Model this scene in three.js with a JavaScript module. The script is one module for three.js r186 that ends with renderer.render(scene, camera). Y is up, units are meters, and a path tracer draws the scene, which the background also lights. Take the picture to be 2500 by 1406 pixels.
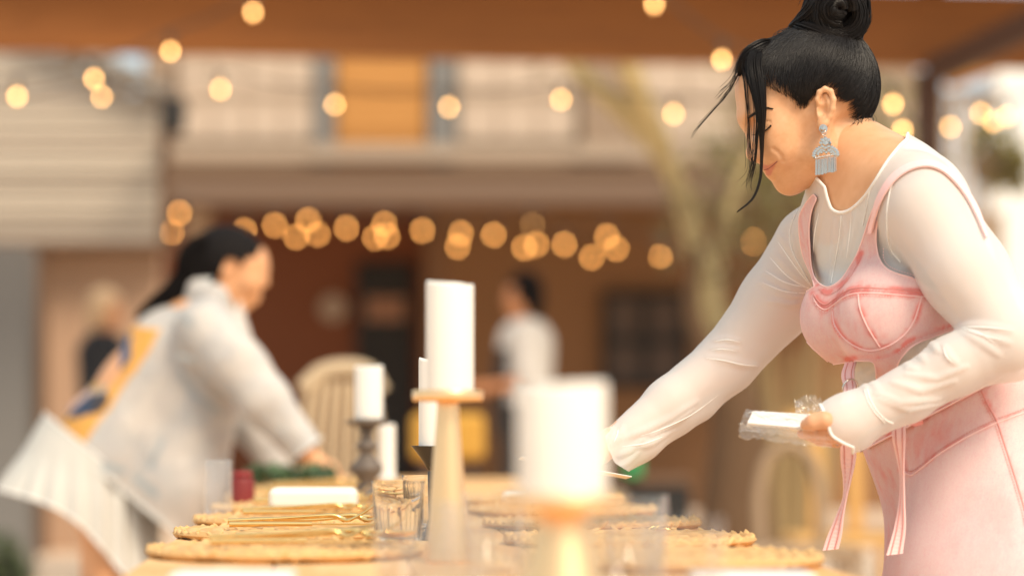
import * as THREE from 'three';
import { mergeGeometries } from 'three/addons/utils/BufferGeometryUtils.js';
import { RoundedBoxGeometry } from 'three/addons/geometries/RoundedBoxGeometry.js';

// ---------------------------------------------------------------- camera, sky, sun, exposure
const FOCAL = 5775, EYE = 0.915, FOCUS = 3.3;          // focal length in photo pixels, eye height, focus distance (m)
const scene = new THREE.Scene();
const camera = new THREE.PerspectiveCamera(2 * Math.atan(1022 / FOCAL) * 180 / Math.PI, 2500 / 2044, 0.05, 600);
camera.position.set(0, EYE, FOCUS);
camera.setViewOffset(2500, 2044, 0, 0, 2500, 1406);    // lens shifted upwards, verticals stay upright
camera.focus = FOCUS + 0.0;
camera.userData.fStop = 1.8;
scene.add(camera);

const SUN_DIR = new THREE.Vector3(0.42, 0.74, 0.6).normalize();
{ // hazy bright sky
  const W = 256, H = 128, a = new Float32Array(W * H * 4);
  for (let j = 0; j < H; j++) for (let i = 0; i < W; i++) {
    const el = ((j + 0.5) / H - 0.5) * Math.PI, up = Math.max(0, Math.sin(el)), az = ((i + 0.5) / W - 0.5) * 2 * Math.PI;
    const dir = [Math.cos(el) * Math.cos(az), Math.sin(el), Math.cos(el) * Math.sin(az)];
    const t = Math.pow(up, 0.6), c = dir[0] * SUN_DIR.x + dir[1] * SUN_DIR.y + dir[2] * SUN_DIR.z, g = 0.5 * Math.pow(Math.max(0, c), 4);
    const k = (j * W + i) * 4;
    a[k] = 0.56 + 0.04 * t + g; a[k + 1] = 0.67 - 0.02 * t + g * 0.95; a[k + 2] = 0.7 - 0.02 * t + g * 0.85; a[k + 3] = 1;
  }
  const sky = new THREE.DataTexture(a, W, H, THREE.RGBAFormat, THREE.FloatType);
  sky.mapping = THREE.EquirectangularReflectionMapping; sky.magFilter = THREE.LinearFilter; sky.needsUpdate = true;
  scene.background = sky; scene.environment = sky;
}
const sun = new THREE.DirectionalLight(new THREE.Color(1, 0.84, 0.63), 3.1);
sun.position.copy(SUN_DIR).multiplyScalar(40); sun.castShadow = true; sun.shadow.radius = 44;
sun.shadow.camera.left = sun.shadow.camera.bottom = -25; sun.shadow.camera.right = sun.shadow.camera.top = 25; sun.shadow.camera.far = 120;
sun.shadow.mapSize.set(2048, 2048);
scene.add(sun, sun.target);
const renderer = new THREE.WebGLRenderer({ antialias: true });
renderer.toneMapping = THREE.LinearToneMapping;
renderer.toneMappingExposure = 1.2;
renderer.shadowMap.enabled = true;
renderer.setSize(1024, 575);

// ---------------------------------------------------------------- helpers
const V = (x, y, z) => new THREE.Vector3(x, y, z);
const at = (px, py, d) => V((px - 1250) * d / FOCAL, EYE + (1022 - py) * d / FOCAL, FOCUS - d);   // a point of the place, measured in the photograph, at d metres
const PX = (x, z) => 1250 + x * FOCAL / (FOCUS - z), PY = (y, z) => 1022 - (y - EYE) * FOCAL / (FOCUS - z);
let seed = 7;
const rnd = () => { seed = (seed * 1664525 + 1013904223) >>> 0; return seed / 4294967296; };
const rr = (a, b) => a + (b - a) * rnd();
const clamp = (x, a = 0, b = 1) => Math.min(b, Math.max(a, x));
const smooth = (a, b, x) => { const t = clamp((x - a) / (b - a)); return t * t * (3 - 2 * t); };
const mix3 = (a, b, t) => [a[0] + (b[0] - a[0]) * t, a[1] + (b[1] - a[1]) * t, a[2] + (b[2] - a[2]) * t];
const hash = (x, y, z) => { let h = Math.imul(x, 374761393) + Math.imul(y, 668265263) + Math.imul(z, 1440662683); h = Math.imul(h ^ (h >>> 13), 1274126177); return ((h ^ (h >>> 16)) >>> 0) / 4294967296; };
function noise(x, y, z) {
  const i = Math.floor(x), j = Math.floor(y), k = Math.floor(z); let u = x - i, v = y - j, w = z - k; u = u * u * (3 - 2 * u); v = v * v * (3 - 2 * v); w = w * w * (3 - 2 * w);
  const L = (a, b, t) => a + (b - a) * t;
  return L(L(L(hash(i, j, k), hash(i + 1, j, k), u), L(hash(i, j + 1, k), hash(i + 1, j + 1, k), u), v), L(L(hash(i, j, k + 1), hash(i + 1, j, k + 1), u), L(hash(i, j + 1, k + 1), hash(i + 1, j + 1, k + 1), u), v), w);
}
const fbm = (x, y, z) => 0.5 * noise(x, y, z) + 0.3 * noise(x * 2.1, y * 2.1, z * 2.1) + 0.2 * noise(x * 4.3, y * 4.3, z * 4.3);

const taken = new Map();
function numbered(n) { const k = taken.get(n) ?? 0; taken.set(n, k + 1); return k ? n + '_' + String(k).padStart(3, '0') : n; }
function mat(rgb, roughness = 0.8, extra = {}) { const m = new THREE.MeshPhysicalMaterial({ roughness, ...extra }); m.color.setRGB(...rgb); return m; }
function shade(o) { o.traverse((c) => { if (c.isMesh) { c.castShadow = true; c.receiveShadow = true; } }); return o; }
function obj(name, geo, m, parent) {
  const o = new THREE.Mesh(Array.isArray(geo) ? mergeGeometries(geo.map(plain)) : geo, m);
  o.name = parent ? name : numbered(name); o.castShadow = o.receiveShadow = true; (parent ?? scene).add(o); return o;
}
function plain(g) { let q = g.index ? g.toNonIndexed() : g; const r = new THREE.BufferGeometry(); for (const n of ['position', 'normal', 'uv']) if (q.attributes[n]) r.setAttribute(n, q.attributes[n]); if (!r.attributes.uv) r.setAttribute('uv', new THREE.BufferAttribute(new Float32Array(r.attributes.position.count * 2), 2)); return r; }
function thing(name, label, category, pos = [0, 0, 0], group, kind) {
  const o = new THREE.Group(); o.name = numbered(name); o.position.set(...pos); scene.add(o); tag(o, label, category, group, kind); return o;
}
function tag(o, label, category, group, kind) { o.userData = { label, category }; if (group) o.userData.group = group; if (kind) o.userData.kind = kind; return o; }
function struct(name, geo, m, label, category) { const o = obj(name, geo, m); tag(o, label, category, undefined, 'structure'); return o; }
const box = (x0, x1, y0, y1, z0, z1, r = 0) => {
  const w = Math.abs(x1 - x0), h = Math.abs(y1 - y0), d = Math.abs(z1 - z0);
  const g = r ? new RoundedBoxGeometry(w, h, d, 2, Math.min(r, w / 2.1, h / 2.1, d / 2.1)) : new THREE.BoxGeometry(w, h, d);
  return g.translate((x0 + x1) / 2, (y0 + y1) / 2, (z0 + z1) / 2);
};
// a box whose front face spans photo pixels at distance d, t metres deep
const pbox = (px0, px1, py0, py1, d, t, r = 0) => { const a = at(px0, py0, d), b = at(px1, py1, d); return box(a.x, b.x, a.y, b.y, a.z, a.z - t, r); };
const tube = (pts, r, seg = 24, sides = 6, closed = false) => new THREE.TubeGeometry(new THREE.CatmullRomCurve3(pts, closed), seg, r, sides, closed);
function taperTube(pts, radii, seg = 20, sides = 8) {
  const g = tube(pts, 1, seg, sides), c = new THREE.CatmullRomCurve3(pts), p = g.attributes.position, v = V();
  for (let i = 0; i <= seg; i++) {
    const o = c.getPointAt(i / seg), f = i / seg * (radii.length - 1), k = Math.min(radii.length - 2, Math.floor(f)), r = radii[k] + (radii[k + 1] - radii[k]) * (f - k);
    for (let j = 0; j <= sides; j++) { const n = i * (sides + 1) + j; v.fromBufferAttribute(p, n).sub(o).multiplyScalar(r).add(o); p.setXYZ(n, v.x, v.y, v.z); }
  }
  return g;
}
const lathe = (prof, seg = 40) => new THREE.LatheGeometry(prof.map(([r, y]) => new THREE.Vector2(r, y)), seg);

// ---------------------------------------------------------------- soft bodies: distance fields
class Blob {
  constructor(off = 0) { this.P = []; this.off = off; }
  ball(a, r, k = 0.02) { return this.ell(a, [r, r, r], null, k); }
  cone(a, ra, b, rb, k = 0.02) {
    const bx = b.x - a.x, by = b.y - a.y, bz = b.z - a.z, l2 = bx * bx + by * by + bz * bz, q = ra - rb;
    this.P.push([0, k, a.x, a.y, a.z, bx, by, bz, l2, q, l2 - q * q, 1 / l2, ra, rb]); return this;
  }
  chain(pts, rs, k = 0.01) { for (let i = 0; i + 1 < pts.length; i++) this.cone(pts[i], Array.isArray(rs) ? rs[i] : rs, pts[i + 1], Array.isArray(rs) ? rs[i + 1] : rs, k); return this; }
  ell(c, r, basis, k = 0.02) { const b = basis ?? [V(1, 0, 0), V(0, 1, 0), V(0, 0, 1)]; this.P.push([1, k, c.x, c.y, c.z, r[0], r[1], r[2], b[0].x, b[0].y, b[0].z, b[1].x, b[1].y, b[1].z, b[2].x, b[2].y, b[2].z]); return this; }
  cut(c, r, k = 0.01) { this.P.push([2, k, c.x, c.y, c.z, r]); return this; }
  d(x, y, z) {
    let D = 1e3;
    for (const p of this.P) {
      const X = x - p[2], Y = y - p[3], Z = z - p[4]; let e;
      if (p[0] === 0) {
        const yy = X * p[5] + Y * p[6] + Z * p[7], l2 = p[8], zz = yy - l2;
        const ax = X * l2 - p[5] * yy, ay = Y * l2 - p[6] * yy, az = Z * l2 - p[7] * yy, x2 = ax * ax + ay * ay + az * az;
        const y2 = yy * yy * l2, z2 = zz * zz * l2, k = Math.sign(p[9]) * p[9] * p[9] * x2;
        if (Math.sign(zz) * p[10] * z2 > k) e = Math.sqrt(x2 + z2) * p[11] - p[13];
        else if (Math.sign(yy) * p[10] * y2 < k) e = Math.sqrt(x2 + y2) * p[11] - p[12];
        else e = (Math.sqrt(x2 * p[10] * p[11]) + yy * p[9]) * p[11] - p[12];
      } else if (p[0] === 1) {
        const u = (X * p[8] + Y * p[9] + Z * p[10]) / p[5], v = (X * p[11] + Y * p[12] + Z * p[13]) / p[6], w = (X * p[14] + Y * p[15] + Z * p[16]) / p[7];
        const k0 = Math.sqrt(u * u + v * v + w * w), a = u / p[5], b = v / p[6], c = w / p[7], k1 = Math.sqrt(a * a + b * b + c * c);
        e = k1 > 1e-9 ? k0 * (k0 - 1) / k1 : -Math.min(p[5], p[6], p[7]);
      } else { // carve
        e = p[5] - Math.sqrt(X * X + Y * Y + Z * Z);
        const h = Math.max(p[1] - Math.abs(D - e), 0) / p[1]; D = Math.max(D, e) + h * h * p[1] / 4; continue;
      }
      const h = Math.max(p[1] - Math.abs(D - e), 0) / p[1]; D = Math.min(D, e) - h * h * p[1] / 4;
    }
    return D - this.off;
  }
}
const inflate = (b, off, wob) => ({ d: (x, y, z) => b.d(x, y, z) - off - (wob ? wob(x, y, z) : 0) });
// surface nets, refined onto the field
function skin(field, lo, hi, h, color) {
  const n = [0, 1, 2].map((i) => Math.ceil((hi[i] - lo[i]) / h) + 1), [nx, ny, nz] = n, val = new Float32Array(nx * ny * nz).fill(NaN), B = 6;
  const cell = new Int32Array(nx * ny * nz).fill(-1), pos = [], blocks = [], reach = B * h * 0.8661 * 1.25 + 0.004;
  const I = (i, j, k) => (k * ny + j) * nx + i;
  for (let k = 0; k < nz - 1; k += B) for (let j = 0; j < ny - 1; j += B) for (let i = 0; i < nx - 1; i += B)
    if (Math.abs(field.d(lo[0] + (i + B / 2) * h, lo[1] + (j + B / 2) * h, lo[2] + (k + B / 2) * h)) < reach) blocks.push([i, j, k]);
  for (const [bi, bj, bk] of blocks) for (let k = bk; k <= Math.min(bk + B, nz - 1); k++) for (let j = bj; j <= Math.min(bj + B, ny - 1); j++) for (let i = bi; i <= Math.min(bi + B, nx - 1); i++) {
    const q = I(i, j, k); if (val[q] !== val[q]) val[q] = field.d(lo[0] + i * h, lo[1] + j * h, lo[2] + k * h);
  }
  const E = [[0, 1], [2, 3], [4, 5], [6, 7], [0, 2], [1, 3], [4, 6], [5, 7], [0, 4], [1, 5], [2, 6], [3, 7]];
  for (const [bi, bj, bk] of blocks) for (let k = bk; k < Math.min(bk + B, nz - 1); k++) for (let j = bj; j < Math.min(bj + B, ny - 1); j++) for (let i = bi; i < Math.min(bi + B, nx - 1); i++) {
    const v = []; let neg = 0;
    for (let c = 0; c < 8; c++) { v[c] = val[I(i + (c & 1), j + ((c >> 1) & 1), k + (c >> 2))]; if (v[c] < 0) neg++; }
    if (neg === 0 || neg === 8) continue;
    let x = 0, y = 0, z = 0, m = 0;
    for (const [a, b] of E) if ((v[a] < 0) !== (v[b] < 0)) { const t = v[a] / (v[a] - v[b]); m++; x += (a & 1) + ((b & 1) - (a & 1)) * t; y += ((a >> 1) & 1) + (((b >> 1) & 1) - ((a >> 1) & 1)) * t; z += (a >> 2) + ((b >> 2) - (a >> 2)) * t; }
    cell[I(i, j, k)] = pos.length / 3; pos.push(lo[0] + (i + x / m) * h, lo[1] + (j + y / m) * h, lo[2] + (k + z / m) * h);
  }
  const idx = [], nor = new Float32Array(pos.length), e = Math.min(h * 0.35, 0.0015);
  const grad = (x, y, z) => { const a = field.d(x + e, y, z) - field.d(x - e, y, z), b = field.d(x, y + e, z) - field.d(x, y - e, z), c = field.d(x, y, z + e) - field.d(x, y, z - e), l = Math.hypot(a, b, c) || 1; return [a / l, b / l, c / l]; };
  for (let q = 0; q < pos.length; q += 3) {
    for (let s = 0; s < 2; s++) { const g = grad(pos[q], pos[q + 1], pos[q + 2]), d = clamp(field.d(pos[q], pos[q + 1], pos[q + 2]), -h * 0.4, h * 0.4); for (let c = 0; c < 3; c++) pos[q + c] -= g[c] * d; }
    const g = grad(pos[q], pos[q + 1], pos[q + 2]); nor[q] = g[0]; nor[q + 1] = g[1]; nor[q + 2] = g[2];
  }
  const quad = (a, b, c, d) => {
    if (a < 0 || b < 0 || c < 0 || d < 0) return;
    for (const [p, q, r] of [[a, b, c], [a, c, d]]) {
      const ux = pos[q * 3] - pos[p * 3], uy = pos[q * 3 + 1] - pos[p * 3 + 1], uz = pos[q * 3 + 2] - pos[p * 3 + 2], vx = pos[r * 3] - pos[p * 3], vy = pos[r * 3 + 1] - pos[p * 3 + 1], vz = pos[r * 3 + 2] - pos[p * 3 + 2];
      const s = (uy * vz - uz * vy) * (nor[p * 3] + nor[q * 3]) + (uz * vx - ux * vz) * (nor[p * 3 + 1] + nor[q * 3 + 1]) + (ux * vy - uy * vx) * (nor[p * 3 + 2] + nor[q * 3 + 2]);
      if (s >= 0) idx.push(p, q, r); else idx.push(p, r, q);
    }
  };
  for (const [bi, bj, bk] of blocks) for (let k = bk; k < Math.min(bk + B, nz - 1); k++) for (let j = bj; j < Math.min(bj + B, ny - 1); j++) for (let i = bi; i < Math.min(bi + B, nx - 1); i++) {
    const s = val[I(i, j, k)] < 0;
    if (j && k && (val[I(i + 1, j, k)] < 0) !== s) quad(cell[I(i, j, k)], cell[I(i, j - 1, k)], cell[I(i, j - 1, k - 1)], cell[I(i, j, k - 1)]);
    if (i && k && (val[I(i, j + 1, k)] < 0) !== s) quad(cell[I(i, j, k)], cell[I(i - 1, j, k)], cell[I(i - 1, j, k - 1)], cell[I(i, j, k - 1)]);
    if (i && j && (val[I(i, j, k + 1)] < 0) !== s) quad(cell[I(i, j, k)], cell[I(i - 1, j, k)], cell[I(i - 1, j - 1, k)], cell[I(i, j - 1, k)]);
  }
  return { pos: Array.from(pos), nor: Array.from(nor), idx };
}
// keep the side of a surface where f > 0, cut cleanly
function clip(m, f) {
  const n = m.pos.length / 3, s = new Float32Array(n); for (let i = 0; i < n; i++) s[i] = f(m.pos[i * 3], m.pos[i * 3 + 1], m.pos[i * 3 + 2]);
  const pos = [...m.pos], nor = [...m.nor], idx = [], made = new Map();
  const edge = (a, b) => { const key = a < b ? a * n + b : b * n + a; let r = made.get(key); if (r === undefined) { const t = s[a] / (s[a] - s[b]); r = pos.length / 3; for (let c = 0; c < 3; c++) { pos.push(m.pos[a * 3 + c] + (m.pos[b * 3 + c] - m.pos[a * 3 + c]) * t); } for (let c = 0; c < 3; c++) nor.push(m.nor[a * 3 + c] + (m.nor[b * 3 + c] - m.nor[a * 3 + c]) * t); made.set(key, r); } return r; };
  for (let t = 0; t < m.idx.length; t += 3) {
    const T = [m.idx[t], m.idx[t + 1], m.idx[t + 2]], inn = T.map((v) => s[v] > 0), c = inn.filter(Boolean).length;
    if (c === 3) idx.push(...T);
    else if (c === 1) { const k = inn.indexOf(true), a = T[k], b = T[(k + 1) % 3], d = T[(k + 2) % 3]; idx.push(a, edge(a, b), edge(a, d)); }
    else if (c === 2) { const k = inn.indexOf(false), a = T[k], b = T[(k + 1) % 3], d = T[(k + 2) % 3], e1 = edge(a, b), e2 = edge(a, d); idx.push(e1, b, d, e1, d, e2); }
  }
  const map = new Int32Array(pos.length / 3).fill(-1), P = [], N = [], X = [];
  for (const v of idx) { if (map[v] < 0) { map[v] = P.length / 3; P.push(pos[v * 3], pos[v * 3 + 1], pos[v * 3 + 2]); N.push(nor[v * 3], nor[v * 3 + 1], nor[v * 3 + 2]); } X.push(map[v]); }
  return { pos: P, nor: N, idx: X };
}
// give a sheet a thickness t inwards, with a rim
function thicken(m, t) {
  const n = m.pos.length / 3, pos = [...m.pos], nor = [...m.nor], idx = [...m.idx], count = new Map();
  for (let i = 0; i < n * 3; i++) { pos.push(m.pos[i] - m.nor[i] * t); nor.push(-m.nor[i]); }
  for (let i = 0; i < m.idx.length; i += 3) { const [a, b, c] = [m.idx[i], m.idx[i + 1], m.idx[i + 2]]; idx.push(a + n, c + n, b + n); for (const [p, q] of [[a, b], [b, c], [c, a]]) { const k = p < q ? p * n + q : q * n + p; count.set(k, count.has(k) ? null : [p, q]); } }
  for (const e of count.values()) if (e) { const [p, q] = e; idx.push(p, p + n, q, q, p + n, q + n); }
  return { pos, nor, idx };
}
function rimEdges(m) { const n = m.pos.length / 3, c = new Map(); for (let i = 0; i < m.idx.length; i += 3) { const T = [m.idx[i], m.idx[i + 1], m.idx[i + 2]]; for (let k = 0; k < 3; k++) { const p = T[k], q = T[(k + 1) % 3], key = p < q ? p * n + q : q * n + p; c.set(key, c.has(key) ? null : [p, q]); } } return [...c.values()].filter(Boolean); }
// a rounded hem of radius r along the open edges of a sheet
function hem(m, r, where) {
  const next = new Map(); for (const [p, q] of rimEdges(m)) { if (where && !where(m.pos[p * 3], m.pos[p * 3 + 1], m.pos[p * 3 + 2])) continue; next.set(p, q); }
  const used = new Set(), out = [], starts = [...next.keys()].filter((k) => ![...next.values()].includes(k)).concat([...next.keys()]);
  for (const s of starts) {
    if (used.has(s)) continue; let a = s; const pts = [];
    while (a !== undefined && !used.has(a)) { used.add(a); pts.push(V(m.pos[a * 3], m.pos[a * 3 + 1], m.pos[a * 3 + 2])); a = next.get(a); }
    if (a === s) pts.push(pts[0].clone());
    let len = 0; for (let i = 1; i < pts.length; i++) len += pts[i].distanceTo(pts[i - 1]);
    if (pts.length < 4 || len < 0.02) continue;
    const keep = pts.filter((p, i) => i % 2 === 0 || i === pts.length - 1);
    out.push(tube(keep, r, Math.min(300, keep.length * 2), 6));
  }
  return out;
}
function geo(m, color, uvScale) {
  const g = new THREE.BufferGeometry();
  g.setAttribute('position', new THREE.Float32BufferAttribute(m.pos, 3)); g.setAttribute('normal', new THREE.Float32BufferAttribute(m.nor, 3)); g.setIndex(m.idx);
  const n = m.pos.length / 3;
  if (color) { const c = new Float32Array(n * 3); for (let i = 0; i < n; i++) { const v = color(m.pos[i * 3], m.pos[i * 3 + 1], m.pos[i * 3 + 2]); c[i * 3] = v[0]; c[i * 3 + 1] = v[1]; c[i * 3 + 2] = v[2]; } g.setAttribute('color', new THREE.BufferAttribute(c, 3)); }
  if (uvScale) { const u = new Float32Array(n * 2); for (let i = 0; i < n; i++) { u[i * 2] = (m.pos[i * 3] + m.pos[i * 3 + 2] * 0.7) * uvScale; u[i * 2 + 1] = (m.pos[i * 3 + 1] + m.pos[i * 3 + 2] * 0.3) * uvScale; } g.setAttribute('uv', new THREE.BufferAttribute(u, 2)); }
  return g;
}
function join(...ms) { const r = { pos: [], nor: [], idx: [] }; for (const m of ms) { const n = r.pos.length / 3; for (const v of m.pos) r.pos.push(v); for (const v of m.nor) r.nor.push(v); for (const v of m.idx) r.idx.push(v + n); } return r; }
const bounds = (pts, pad) => { const b = new THREE.Box3().setFromPoints(pts).expandByScalar(pad); return [b.min.toArray(), b.max.toArray()]; };
// first surface point of a field on the sight line through a photo pixel (used to lay seams and folds on a surface)
function surf(field, px, py, lift = 0, d0 = 2.85, d1 = 3.9) {
  const a = at(px, py, d0), b = at(px, py, d1), L = a.distanceTo(b), u = b.clone().sub(a).divideScalar(L); let t = 0;
  for (let i = 0; i < 160 && t < L; i++) { const d = field.d(a.x + u.x * t, a.y + u.y * t, a.z + u.z * t) - lift; if (d < 0.0002) return V(a.x + u.x * t, a.y + u.y * t, a.z + u.z * t); t += Math.max(0.0003, d * 0.7); }
  return null;
}
const lay = (field, pts, lift = 0, step = 8) => { const out = []; for (let i = 0; i + 1 < pts.length; i++) { const [a, b] = [pts[i], pts[i + 1]], n = Math.max(1, Math.round(Math.hypot(b[0] - a[0], b[1] - a[1]) / step)); for (let k = 0; k < n + (i === pts.length - 2 ? 1 : 0); k++) { const p = surf(field, a[0] + (b[0] - a[0]) * k / n, a[1] + (b[1] - a[1]) * k / n, lift); if (p) out.push(p); } } return out; };
// smooth a coarse outline (Catmull-Rom)
const curvy = (pts, n = 40) => new THREE.CatmullRomCurve3(pts.map(([x, y]) => V(x, y, 0))).getPoints(n).map((p) => [p.x, p.y]);
// signed distance (m, at the focus plane's scale) to an outline given in photo pixels: positive inside
function inOutline(poly, x, y) {
  let d = 1e9, ins = false;
  for (let i = 0, j = poly.length - 1; i < poly.length; j = i++) {
    const [ax, ay] = poly[j], [bx, by] = poly[i], ex = bx - ax, ey = by - ay, t = clamp(((x - ax) * ex + (y - ay) * ey) / (ex * ex + ey * ey || 1));
    d = Math.min(d, Math.hypot(x - ax - ex * t, y - ay - ey * t)); if ((ay > y) !== (by > y) && x < ex * (y - ay) / (by - ay) + ax) ins = !ins;
  }
  return (ins ? d : -d) / 1750;
}
const lineDist = (pts, x, y) => { let d = 1e9; for (let i = 0; i + 1 < pts.length; i++) { const [ax, ay] = pts[i], ex = pts[i + 1][0] - ax, ey = pts[i + 1][1] - ay, t = clamp(((x - ax) * ex + (y - ay) * ey) / (ex * ex + ey * ey || 1)); d = Math.min(d, Math.hypot(x - ax - ex * t, y - ay - ey * t)); } return d; };
// flat ribbon of cloth: points, half width vectors, thickness along normals
function ribbon(pts, halves, t) {
  const c = [[1, 1], [-1, 1], [-1, -1], [1, -1]], pos = [], idx = [], n = pts.length;
  for (let i = 0; i < n; i++) { const T = pts[Math.min(n - 1, i + 1)].clone().sub(pts[Math.max(0, i - 1)]).normalize(), N = T.clone().cross(halves[i]).normalize().multiplyScalar(t / 2); for (const [s, u] of c) { const p = pts[i].clone().addScaledVector(halves[i], s).addScaledVector(N, u); pos.push(p.x, p.y, p.z); } }
  for (let i = 0; i + 1 < n; i++) for (let k = 0; k < 4; k++) { const a = i * 4 + k, b = i * 4 + (k + 1) % 4; idx.push(a, b, a + 4, b, b + 4, a + 4); }
  idx.push(0, 2, 1, 0, 3, 2, n * 4 - 4, n * 4 - 3, n * 4 - 2, n * 4 - 4, n * 4 - 2, n * 4 - 1);
  const g = new THREE.BufferGeometry(); g.setAttribute('position', new THREE.Float32BufferAttribute(pos, 3)); g.setIndex(idx); const q = g.toNonIndexed(); q.computeVertexNormals(); return q;
}
// strands of hair along curves, merged
function strands(curves, r, sides = 3) {
  const pos = [], nor = [], idx = [];
  for (const c of curves) {
    const n = c.length, base = pos.length / 3;
    for (let i = 0; i < n; i++) {
      const T = c[Math.min(n - 1, i + 1)].clone().sub(c[Math.max(0, i - 1)]).normalize(), A = Math.abs(T.z) < 0.9 ? V(0, 0, 1) : V(1, 0, 0), U = A.clone().cross(T).normalize(), W = T.clone().cross(U);
      const q = r * (i === n - 1 ? 0.15 : 1) * (i === 0 ? 0.5 : 1);
      for (let k = 0; k < sides; k++) { const a = k / sides * 6.2832, N = U.clone().multiplyScalar(Math.cos(a)).addScaledVector(W, Math.sin(a)); pos.push(c[i].x + N.x * q, c[i].y + N.y * q, c[i].z + N.z * q); nor.push(N.x, N.y, N.z); }
    }
    for (let i = 0; i + 1 < n; i++) for (let k = 0; k < sides; k++) { const a = base + i * sides + k, b = base + i * sides + (k + 1) % sides; idx.push(a, b, a + sides, b, b + sides, a + sides); }
  }
  return { pos, nor, idx };
}
// a lock of hair: n strands scattered round a guide curve
function lock(guide, radii, n, twist = 1.5, seg = 18, loose = 0.0) {
  const c = new THREE.CatmullRomCurve3(guide), out = [];
  const G = []; let U = null;
  for (let i = 0; i <= seg; i++) { const t = i / seg, o = c.getPointAt(t), T = c.getTangentAt(t); if (!U) U = Math.abs(T.y) < 0.9 ? V(0, 1, 0).cross(T).normalize() : V(1, 0, 0).cross(T).normalize(); U = U.clone().addScaledVector(T, -U.dot(T)).normalize(); const f = t * (radii.length - 1), k = Math.min(radii.length - 2, Math.floor(f)); G.push([o, U, T.clone().cross(U), radii[k] + (radii[k + 1] - radii[k]) * (f - k)]); }
  for (let s = 0; s < n; s++) {
    const a0 = rnd() * 6.2832, q = Math.sqrt(rnd()), j = rr(-1, 1) * loose, j2 = rr(-1, 1) * loose, e = rr(0.8, 1), pts = [];
    for (let i = 0; i <= seg; i++) { const t = i / seg; if (t > e && loose) break; const [o, u, w, r] = G[i], a = a0 + twist * t; pts.push(o.clone().addScaledVector(u, Math.cos(a) * q * r + j * t * t).addScaledVector(w, Math.sin(a) * q * r + j2 * t * t)); }
    if (pts.length > 2) out.push(pts);
  }
  return out;
}

// ================================================================= ground, buildings, pergola
function speckle(size, base, spread, grains) { const a = new Uint8Array(size * size * 4); for (let j = 0; j < size; j++) for (let i = 0; i < size; i++) { const n = fbm(i / 9, j / 9, 2) - 0.5, h = hash(i >> 1, j >> 1, grains) - 0.5, k = 1 + spread * (n * 1.3 + h); a.set([...base.map((b) => clamp(b * k) * 255), 255], (j * size + i) * 4); } const t = new THREE.DataTexture(a, size, size); t.wrapS = t.wrapT = THREE.RepeatWrapping; t.magFilter = THREE.LinearFilter; t.colorSpace = THREE.SRGBColorSpace; t.needsUpdate = true; return t; }
function woodTexture(base, dark, seedZ, w = 256, h = 256) { const a = new Uint8Array(w * h * 4); for (let j = 0; j < h; j++) for (let i = 0; i < w; i++) { const u = j / h * 6 + 0.35 * fbm(i / 60, j / 12, seedZ), g = 0.5 + 0.5 * Math.sin((u + 0.5 * fbm(i / 90, j / 20, seedZ + 4)) * 12), f = hash(i >> 3, j, seedZ) - 0.5, c = mix3(base, dark, clamp(g * 0.55 + f * 0.3 + 0.3 * fbm(i / 40, j / 6, seedZ + 9))); a.set([...c.map((x) => clamp(x) * 255), 255], (j * w + i) * 4); } const t = new THREE.DataTexture(a, w, h); t.wrapS = t.wrapT = THREE.RepeatWrapping; t.magFilter = THREE.LinearFilter; t.colorSpace = THREE.SRGBColorSpace; t.needsUpdate = true; return t; }
const tex = (t, x, y) => { const c = t.clone(); c.repeat.set(x, y); c.needsUpdate = true; return c; };
{
  const g = new THREE.PlaneGeometry(300, 300).rotateX(-Math.PI / 2).translate(0, 0, -100);
  const t = speckle(256, [0.86, 0.76, 0.66], 0.3, 4); t.repeat.set(180, 180);
  struct('ground', g, mat([0.96, 0.96, 0.96], 0.95, { map: t }), 'pale tan gravel yard under and behind the table', 'ground');
}
const stucco = (rgb) => { const n = noiseTex(); return mat(rgb, 0.95, { bumpMap: n, bumpScale: 0.004 }); };
let _nt; function noiseTex() { if (!_nt) { const s = 128, a = new Uint8Array(s * s * 4); for (let j = 0; j < s; j++) for (let i = 0; i < s; i++) { const v = 255 * fbm(i / 6, j / 6, 1); a.set([v, v, v, 255], (j * s + i) * 4); } _nt = new THREE.DataTexture(a, s, s); _nt.wrapS = _nt.wrapT = THREE.RepeatWrapping; _nt.magFilter = THREE.LinearFilter; _nt.needsUpdate = true; } return _nt; }
const C = {
  sidingA: mat([0.42, 0.35, 0.285], 0.85), sidingB: mat([0.48, 0.41, 0.335], 0.85), sidingC: mat([0.34, 0.28, 0.225], 0.85),
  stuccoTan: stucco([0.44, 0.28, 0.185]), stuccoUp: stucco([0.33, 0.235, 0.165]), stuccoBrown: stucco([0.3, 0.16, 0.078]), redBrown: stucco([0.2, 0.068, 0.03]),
  pale: mat([0.58, 0.455, 0.355], 0.9), paleB: mat([0.44, 0.335, 0.25], 0.9), grey: mat([0.3, 0.27, 0.24], 0.8), greyBlue: mat([0.2, 0.19, 0.18], 0.7),
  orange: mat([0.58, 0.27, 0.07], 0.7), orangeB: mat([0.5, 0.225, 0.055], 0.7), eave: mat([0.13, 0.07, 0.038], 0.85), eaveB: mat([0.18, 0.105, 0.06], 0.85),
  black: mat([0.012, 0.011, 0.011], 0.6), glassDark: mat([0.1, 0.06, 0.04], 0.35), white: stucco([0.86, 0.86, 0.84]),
  beam: mat([0.76, 0.68, 0.5], 0.7, { map: tex(woodTexture([0.66, 0.43, 0.2], [0.55, 0.34, 0.15], 3), 3, 0.6) }), beamDark: mat([0.065, 0.026, 0.013], 0.7),
  roof: mat([0.3, 0.17, 0.09], 0.8),
};
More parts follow.
